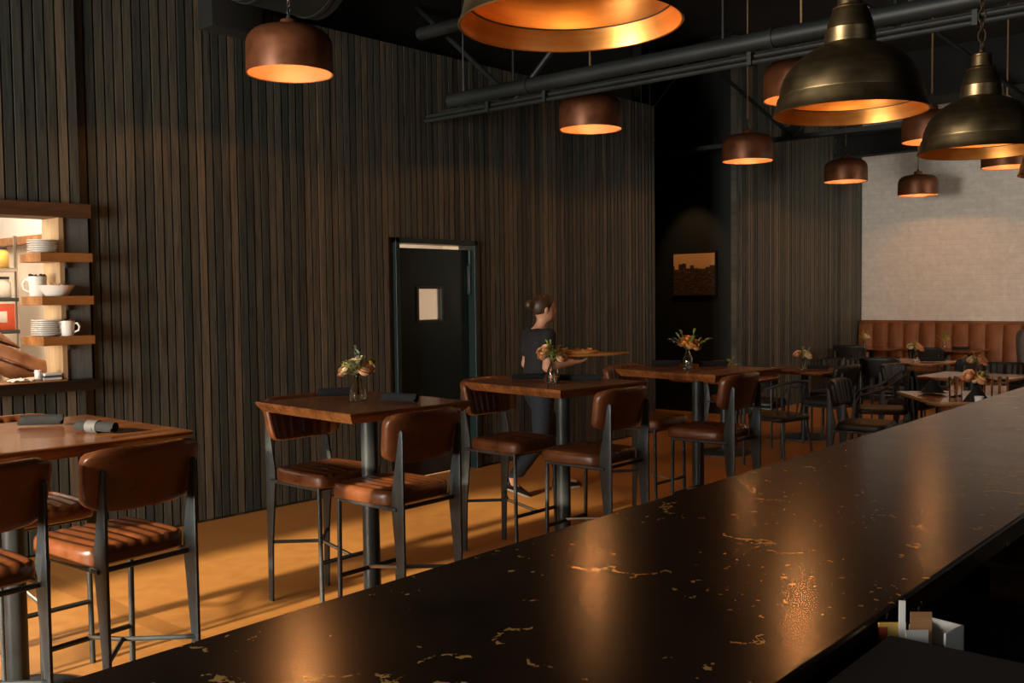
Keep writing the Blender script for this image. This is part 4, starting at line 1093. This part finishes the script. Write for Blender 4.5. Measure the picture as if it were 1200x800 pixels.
# cook leaning over the pass, in a brown shirt
ck = thing('person', 'cook in a brown shirt reaching across the kitchen counter', 'person', (2.22, 6.98, 0))
Bc = Body()
Bc.ell((0, 0, .92), (.16, .13, .14), .04).ell((0.02, -.03, 1.10), (.15, .115, .16), .06).ell((.06, -.09, 1.27), (.18, .125, .14), .06).ell((.08, -.12, 1.38), (.20, .10, .07), .05)
for sx in (-1, 1): Bc.cap((sx*.09, 0, .88), (sx*.10, .01, .48), .085, .058, .03); Bc.cap((sx*.10, .01, .48), (sx*.10, .05, .08), .056, .038, .03); Bc.cap((sx*.10, .05, .06), (sx*.10, -.10, .035), .038, .028, .03)
Bc.cap((.09, -.14, 1.42), (.10, -.20, 1.50), .055, .05, .03); Bc.ell((.11, -.235, 1.60), (.075, .09, .11), .02); Bc.cap((.11, -.33, 1.60), (.11, -.335, 1.575), .011, .014, .015)
for sx in (-1, 1): Bc.ell((.11 + sx*.075, -.225, 1.59), (.010, .018, .028), .006)
cs, ce, cw = (.27, -.14, 1.36), (.44, -.30, 1.19), (.66, -.42, 1.14)
Bc.cap(cs, ce, .058, .046, .03); Bc.cap(ce, cw, .044, .028, .02)
hand(Bc, cw, (.85, -.3, -.12), (.25, .9, .1), (.1, 0, 1.), .3)
cs2, ce2, cw2 = (-.11, -.16, 1.34), (-.16, -.30, 1.17), (.0, -.45, 1.16)
Bc.cap(cs2, ce2, .058, .046, .03); Bc.cap(ce2, cw2, .044, .028, .02)
hand(Bc, cw2, (.5, -.8, -.08), (.8, .5, 0), (0, 0, 1.), .3)
Bc.mesh('body', M['skin'], ck, (-.34, -.62, -.02), (.88, .26, 1.74), .010)
Sc = Body(); Sc.ell((0, 0, .96), (.172, .142, .14), .04).ell((0.02, -.03, 1.10), (.165, .13, .16), .06).ell((.06, -.09, 1.27), (.195, .14, .14), .06).ell((.08, -.12, 1.38), (.21, .112, .07), .05)
Sc.cap(cs, ce, .12, .10, .04); Sc.cap(ce, np.array(cw)*.8 + np.array(ce)*.2, .095, .05, .03)
Sc.cap(cs2, ce2, .085, .080, .03); Sc.cap(ce2, np.array(cw2)*.75 + np.array(ce2)*.25, .078, .055, .03)
Sc.mesh('work_shirt', M['brownshirt'], ck, (-.4, -.6, .78), (.8, .3, 1.5), .010, 0., lambda P: np.maximum(np.maximum(.84 - P[..., 2], .066 - np.linalg.norm(P - np.array((.10, -.20, 1.50)), axis=-1)), .005*np.sin(55*(P[..., 0]*.5 + P[..., 2])) - .004))
Tc = Body(); Tc.ell((0, 0, .9), (.168, .14, .12), .04)
for sx in (-1, 1): Tc.cap((sx*.09, 0, .88), (sx*.10, .01, .48), .10, .075, .03); Tc.cap((sx*.10, .01, .48), (sx*.10, .05, .10), .074, .062, .03)
Tc.mesh('trousers', M['denim'], ck, (-.25, -.2, .03), (.25, .22, 1.0), .013, 0., lambda P: np.maximum(P[..., 2] - .92, .08 - P[..., 2]))
Hc = Body(); Hc.ell((.11, -.215, 1.625), (.086, .098, .105), .02)
Hc.mesh('hair', M['hair'], ck, (0, -.36, 1.5), (.22, -.08, 1.76), .010, 0., lambda P: -(P[..., 1] + .235)*.55 - (P[..., 2] - 1.60)*.8 - .02)
for sx in (-1, 1):
    mb = MB(); mb.rbox((sx*.10 - .045, -.16, 0), (sx*.10 + .045, .10, .075), .03); mb.build('shoe', M['shoe'], ck, 60)

# ------------------------------------------------------------------ things at the kitchen opening
def plates(base_label, n, x, y, z, r, th, grp):
    mb0 = None
    words_ = ['lowest', 'second', 'third', 'fourth', 'fifth', 'sixth', 'seventh', 'eighth']
    for i in range(n):
        pos = 'lowest' if i == 0 else ('topmost' if i == n - 1 else words_[i] + ' from the bottom')
        lb = 'white plate %s in the stack %s' % (pos, base_label)
        if mb0 is None:
            mb = MB(); mb.lathe([(0, 0), (r*.6, 0), (r*.66, .003), (r, .010), (r, .0135), (r*.97, .0135), (r*.64, .006), (0, .005)], 40)
            mb0 = tag(mb.build('plate', M['white'], None, 50), lb, 'plate', grp); mb0.location = (x, y, z)
        else:
            dup(mb0, lb, (x + R.uniform(-.002, .002), y + R.uniform(-.002, .002), z + th*i))
plates('on the topmost oak shelf', 6, 2.715, YW + .01, 1.890, .088, .0138, 'plates on the topmost oak shelf')
plates('beside the mug on the lowest shelf', 8, 2.725, YW + .0, 1.372, .095, .0128, 'plates on the lowest oak shelf')
def mug(label, x, y, z, h, r, rz, name='mug', fill=True):
    o = thing(name, label, name, (x, y, z), rz)
    mb = MB(); mb.lathe([(0, 0), (r*.82, 0), (r*.86, .004), (r, h), (r*.94, h), (r*.80, .008), (0, .008)], 36); mb.build('cup_body', M['white'], o, 50)
    mb = MB(); mb.tube([(r*.92, 0, h*.82), (r*1.35, 0, h*.84), (r*1.62, 0, h*.62), (r*1.50, 0, h*.36), (r*.88, 0, h*.22)], .0065, 10); mb.build('handle', M['white'], o, 60)
    return o
def heap(name, label, x, y, z, r, m, n, seed):
    rr = random.Random(seed); mb = MB()
    for i in range(n):
        a = rr.uniform(0, 6.28); q = r*sqrt(rr.random()); mb.ball((x + q*cos(a), y + q*sin(a), z + rr.uniform(0, .02)), rr.uniform(.008, .014), 8, 0, (1, rr.uniform(.6, 1.), rr.uniform(.5, 1)))
    return tag(mb.build(name, m, None, 60), label, 'food', None, 'stuff')
mug('white pitcher with its handle to the left on the middle shelf', 2.70, YW + .06, 1.622, .125, .055, radians(140), 'pitcher')
heap('coffee_beans', 'dark treats heaped over the rim of the white pitcher', 2.70, YW + .06, 1.735, .045, M['lintel'], 30, 2)
bw = thing('serving_bowl', 'wide white bowl with flaring sides on the middle shelf', 'bowl', (2.775, YW - .035, 1.622))
mb = MB(); mb.lathe([(0, 0), (.062, 0), (.066, .004), (.108, .066), (.105, .068), (.060, .01), (0, .009)], 40); mb.build('bowl_body', M['white'], bw, 50)
heap('fruit', 'pale fruits showing over the rim of the wide bowl', 2.77, YW - .035, 1.675, .06, M['petal2'], 10, 3)
mug('white mug with its handle to the right on the lowest shelf', 2.838 - .02, YW - .07, 1.372, .095, .046, radians(-40))
heap('chocolates', 'dark wrapped sweets heaped in the white mug', 2.818, YW - .07, 1.455, .034, M['lintel'], 16, 4)
cdl = thing('candle', 'short cream candle on the serving ledge', 'candle', (2.66, YW + .0, 1.098))
mb = MB(); mb.cyl((0, 0, 0), (0, 0, .065), .022, n=24); mb.build('wax', M['white'], cdl); mb = MB(); mb.cyl((0, 0, .064), (0, 0, .075), .0015, n=6); mb.build('wick', M['gap'], cdl)
for i in range(3):
    mb = MB(); mb.rbox((-.055, -.04, 0), (.055, .04, .014), .002); mb.box((-.052, -.042, .002), (.052, -.038, .012))
    q = mb.build('book', [M['paper']] if i != 1 else [M['greycloth']], None, 0); q.location = (2.735, YW + .0, 1.098 + .0142*i); q.rotation_euler = (0, 0, radians(-3 + 3*i))
    tag(q, ('lowest of three small pale books on the serving ledge', 'grey middle one of three small books on the serving ledge', 'topmost of three small pale books on the serving ledge')[i], 'book', 'small books on the serving ledge')
ct = MB()
g = [( .16*(i/10 - .5), .11*(j/8 - .5), .010 + .022*abs(sin(i*.9 + j*.7))*(1 - abs(i/5 - 1)*.6)) for j in range(9) for i in range(11)]
ct.add(g, [(j*11 + i, j*11 + i + 1, (j + 1)*11 + i + 1, (j + 1)*11 + i) for j in range(8) for i in range(10)])
q = ct.build('paper_napkin', M['paper'], None, 60); q.location = (2.555, YW - .01, 1.090); tag(q, 'crumpled white paper napkin on the serving ledge', 'napkin')
# prep shelf unit deeper in the kitchen
rk = thing('storage_rack', 'chrome storage rack of jars deep in the kitchen', 'rack', (2.83, 8.6, 0))
for sx in (-.55, .55):
    for sy in (-.2, .2):
        mb = MB(); mb.cyl((sx, sy, 0), (sx, sy, 2.12), .014, n=12); mb.build('post', M['chrome'], rk)
for z in (.4, .9, 1.36, 1.62, 1.86): mb = MB(); mb.rbox((-.56, -.22, z - .03), (.56, .22, z), .004); mb.build('rack_shelf', M['blackmetal'] if z in (1.36, 1.62) else M['chrome'], rk)
jl = ['clear jar', 'yellow labelled jar']
jars = [(.10, 1.62, 'glass', 'clear storage jar at the left of the middle rack shelf'), (.28, 1.62, 'glass', 'clear storage jar in the centre of the middle rack shelf'), (.46, 1.62, 'glass', 'clear storage jar beside the rack post'),
        (.24, 1.86, 'yellow', 'yellow tub at the left of the upper rack shelf'), (.45, 1.86, 'yellow', 'yellow tub beside the post on the upper rack shelf')]
for dx, z, mk, lb in jars:
    j = thing('storage_jar', lb, 'jar', (2.83 + dx, 8.48, z), 0, 'jars on the kitchen rack')
    mb = MB(); mb.lathe([(0, 0), (.07, 0), (.075, .006), (.075, .12), (.06, .14), (.06, .15), (0, .15)], 24); mb.build('jar_body', M['white'] if mk == 'glass' else M['yellow'], j, 50)
    mb = MB(); mb.lathe([(0, .15), (.064, .15), (.064, .17), (0, .172)], 24); mb.build('lid', M['blackmetal'], j)
for dx, lb in ((.14, 'red carton on the rack at the left'), (.41, 'red carton on the rack beside the post')):
    c_ = thing('carton', lb, 'carton', (2.83 + dx, 8.47, 1.36), radians(4), 'red cartons on the kitchen rack')
    mb = MB(); mb.rbox((-.115, -.08, 0), (.115, .08, .21), .003); mb.build('carton_body', M['red'], c_)
    mb = MB(); mb.rbox((-.05, -.083, .06), (.05, -.078, .15), .001); mb.build('label', M['paper'], c_)
# tiled splashback and hood rail
mb = MB(); mb.box((-.9, 9.56, .9), (9.3, 9.6, 2.95)); struct('trim_3', mb, M['tile'])
pt = thing('prep_counter', 'pale kitchen prep counter behind the serving ledge', 'counter', (3.3, 7.3, 0))
mb = MB(); mb.rbox((-.28, -.55, .98), (.285, .5, 1.02), .004); mb.build('counter_top', M['jamb'], pt); mb = MB(); mb.box((-.26, -.53, 0), (.28, .48, .98)); mb.build('cabinet_body', M['kwall'], pt, 0)
for i, (x_, y_) in enumerate(((3.22, 7.25), (3.36, 7.42), (3.40, 7.12))):
    j = thing('container', ('pale tub on the prep counter nearest the opening', 'pale tub at the back of the prep counter', 'pale tub on the prep counter beside the jamb')[i], 'tub', (x_, y_, 1.02), 0, 'tubs on the prep counter')
    mb = MB(); mb.lathe([(0, 0), (.06, 0), (.07, .13), (0, .13)], 24); mb.build('tub_body', M['kwall'], j, 40)
    mb = MB(); mb.lathe([(0, .13), (.074, .13), (.074, .145), (0, .147)], 24); mb.build('lid', M['white'], j, 40)
# ------------------------------------------------------------------ light
def area(name, loc, target, sx, sy, energy, color, spread=pi):
    o = lamp('AREA', name, loc, energy, color, shape='RECTANGLE', size=sx, size_y=sy, spread=spread)
    o.rotation_euler = (V(target) - V(loc)).to_track_quat('-Z', 'Y').to_euler(); return o
# daylight through the street window at the near end of the room
area('street_daylight', (XL - .25, (WIN[0] + WIN[1])/2, (WIN[2] + WIN[3])/2), (8, 3.3, 1.4), WIN[1] - WIN[0], WIN[3] - WIN[2], 820, (1., .95, .85))
area('side_fill', (-.2, YR - .25, 1.9), (-.2, 3, 1.3), 2.8, 1.6, 14, (.95, .97, 1.))  # added fill from the right, lifts the dark area behind the bar
area('side_fill', (12.4, YR - .25, 1.9), (15.2, 2.2, 1.7), 3.6, 1.6, 95, (1., .90, .77), radians(105))  # added narrow fill, brightens the brick wall and the low tables
sun = lamp('SUN', 'low_sun', (-8, 3, 6), 12, (1., .84, .60), angle=radians(2.2))
sd = V((1., .012, -.30)).normalized(); sun.rotation_euler = sd.to_track_quat('-Z', 'Y').to_euler()
area('kitchen_light', (2.2, 7.9, 2.97), (2.2, 7.9, 0), 2.6, 1.4, 125, (1., .83, .64))
area('kitchen_light', (6.2, 8.0, 2.97), (6.2, 8.0, 0), 2.0, 1.2, 190, (1., .92, .80))
W = bpy.data.worlds.new('world'); S.world = W; W.use_nodes = True
W.node_tree.nodes['Background'].inputs[0].default_value = (.48, .64, .62, 1); W.node_tree.nodes['Background'].inputs[1].default_value = .10

S.view_settings.view_transform = 'Standard'; S.view_settings.look = 'None'; S.view_settings.gamma = 1; S.view_settings.exposure = 0; S.view_settings.use_curve_mapping = False
S.cycles.use_denoising = True; S.cycles.max_bounces = 8; S.cycles.diffuse_bounces = 4; S.cycles.glossy_bounces = 4; S.cycles.transmission_bounces = 8; S.cycles.transparent_max_bounces = 8
S.cycles.caustics_reflective = False; S.cycles.caustics_refractive = False; S.cycles.sample_clamp_indirect = 6.
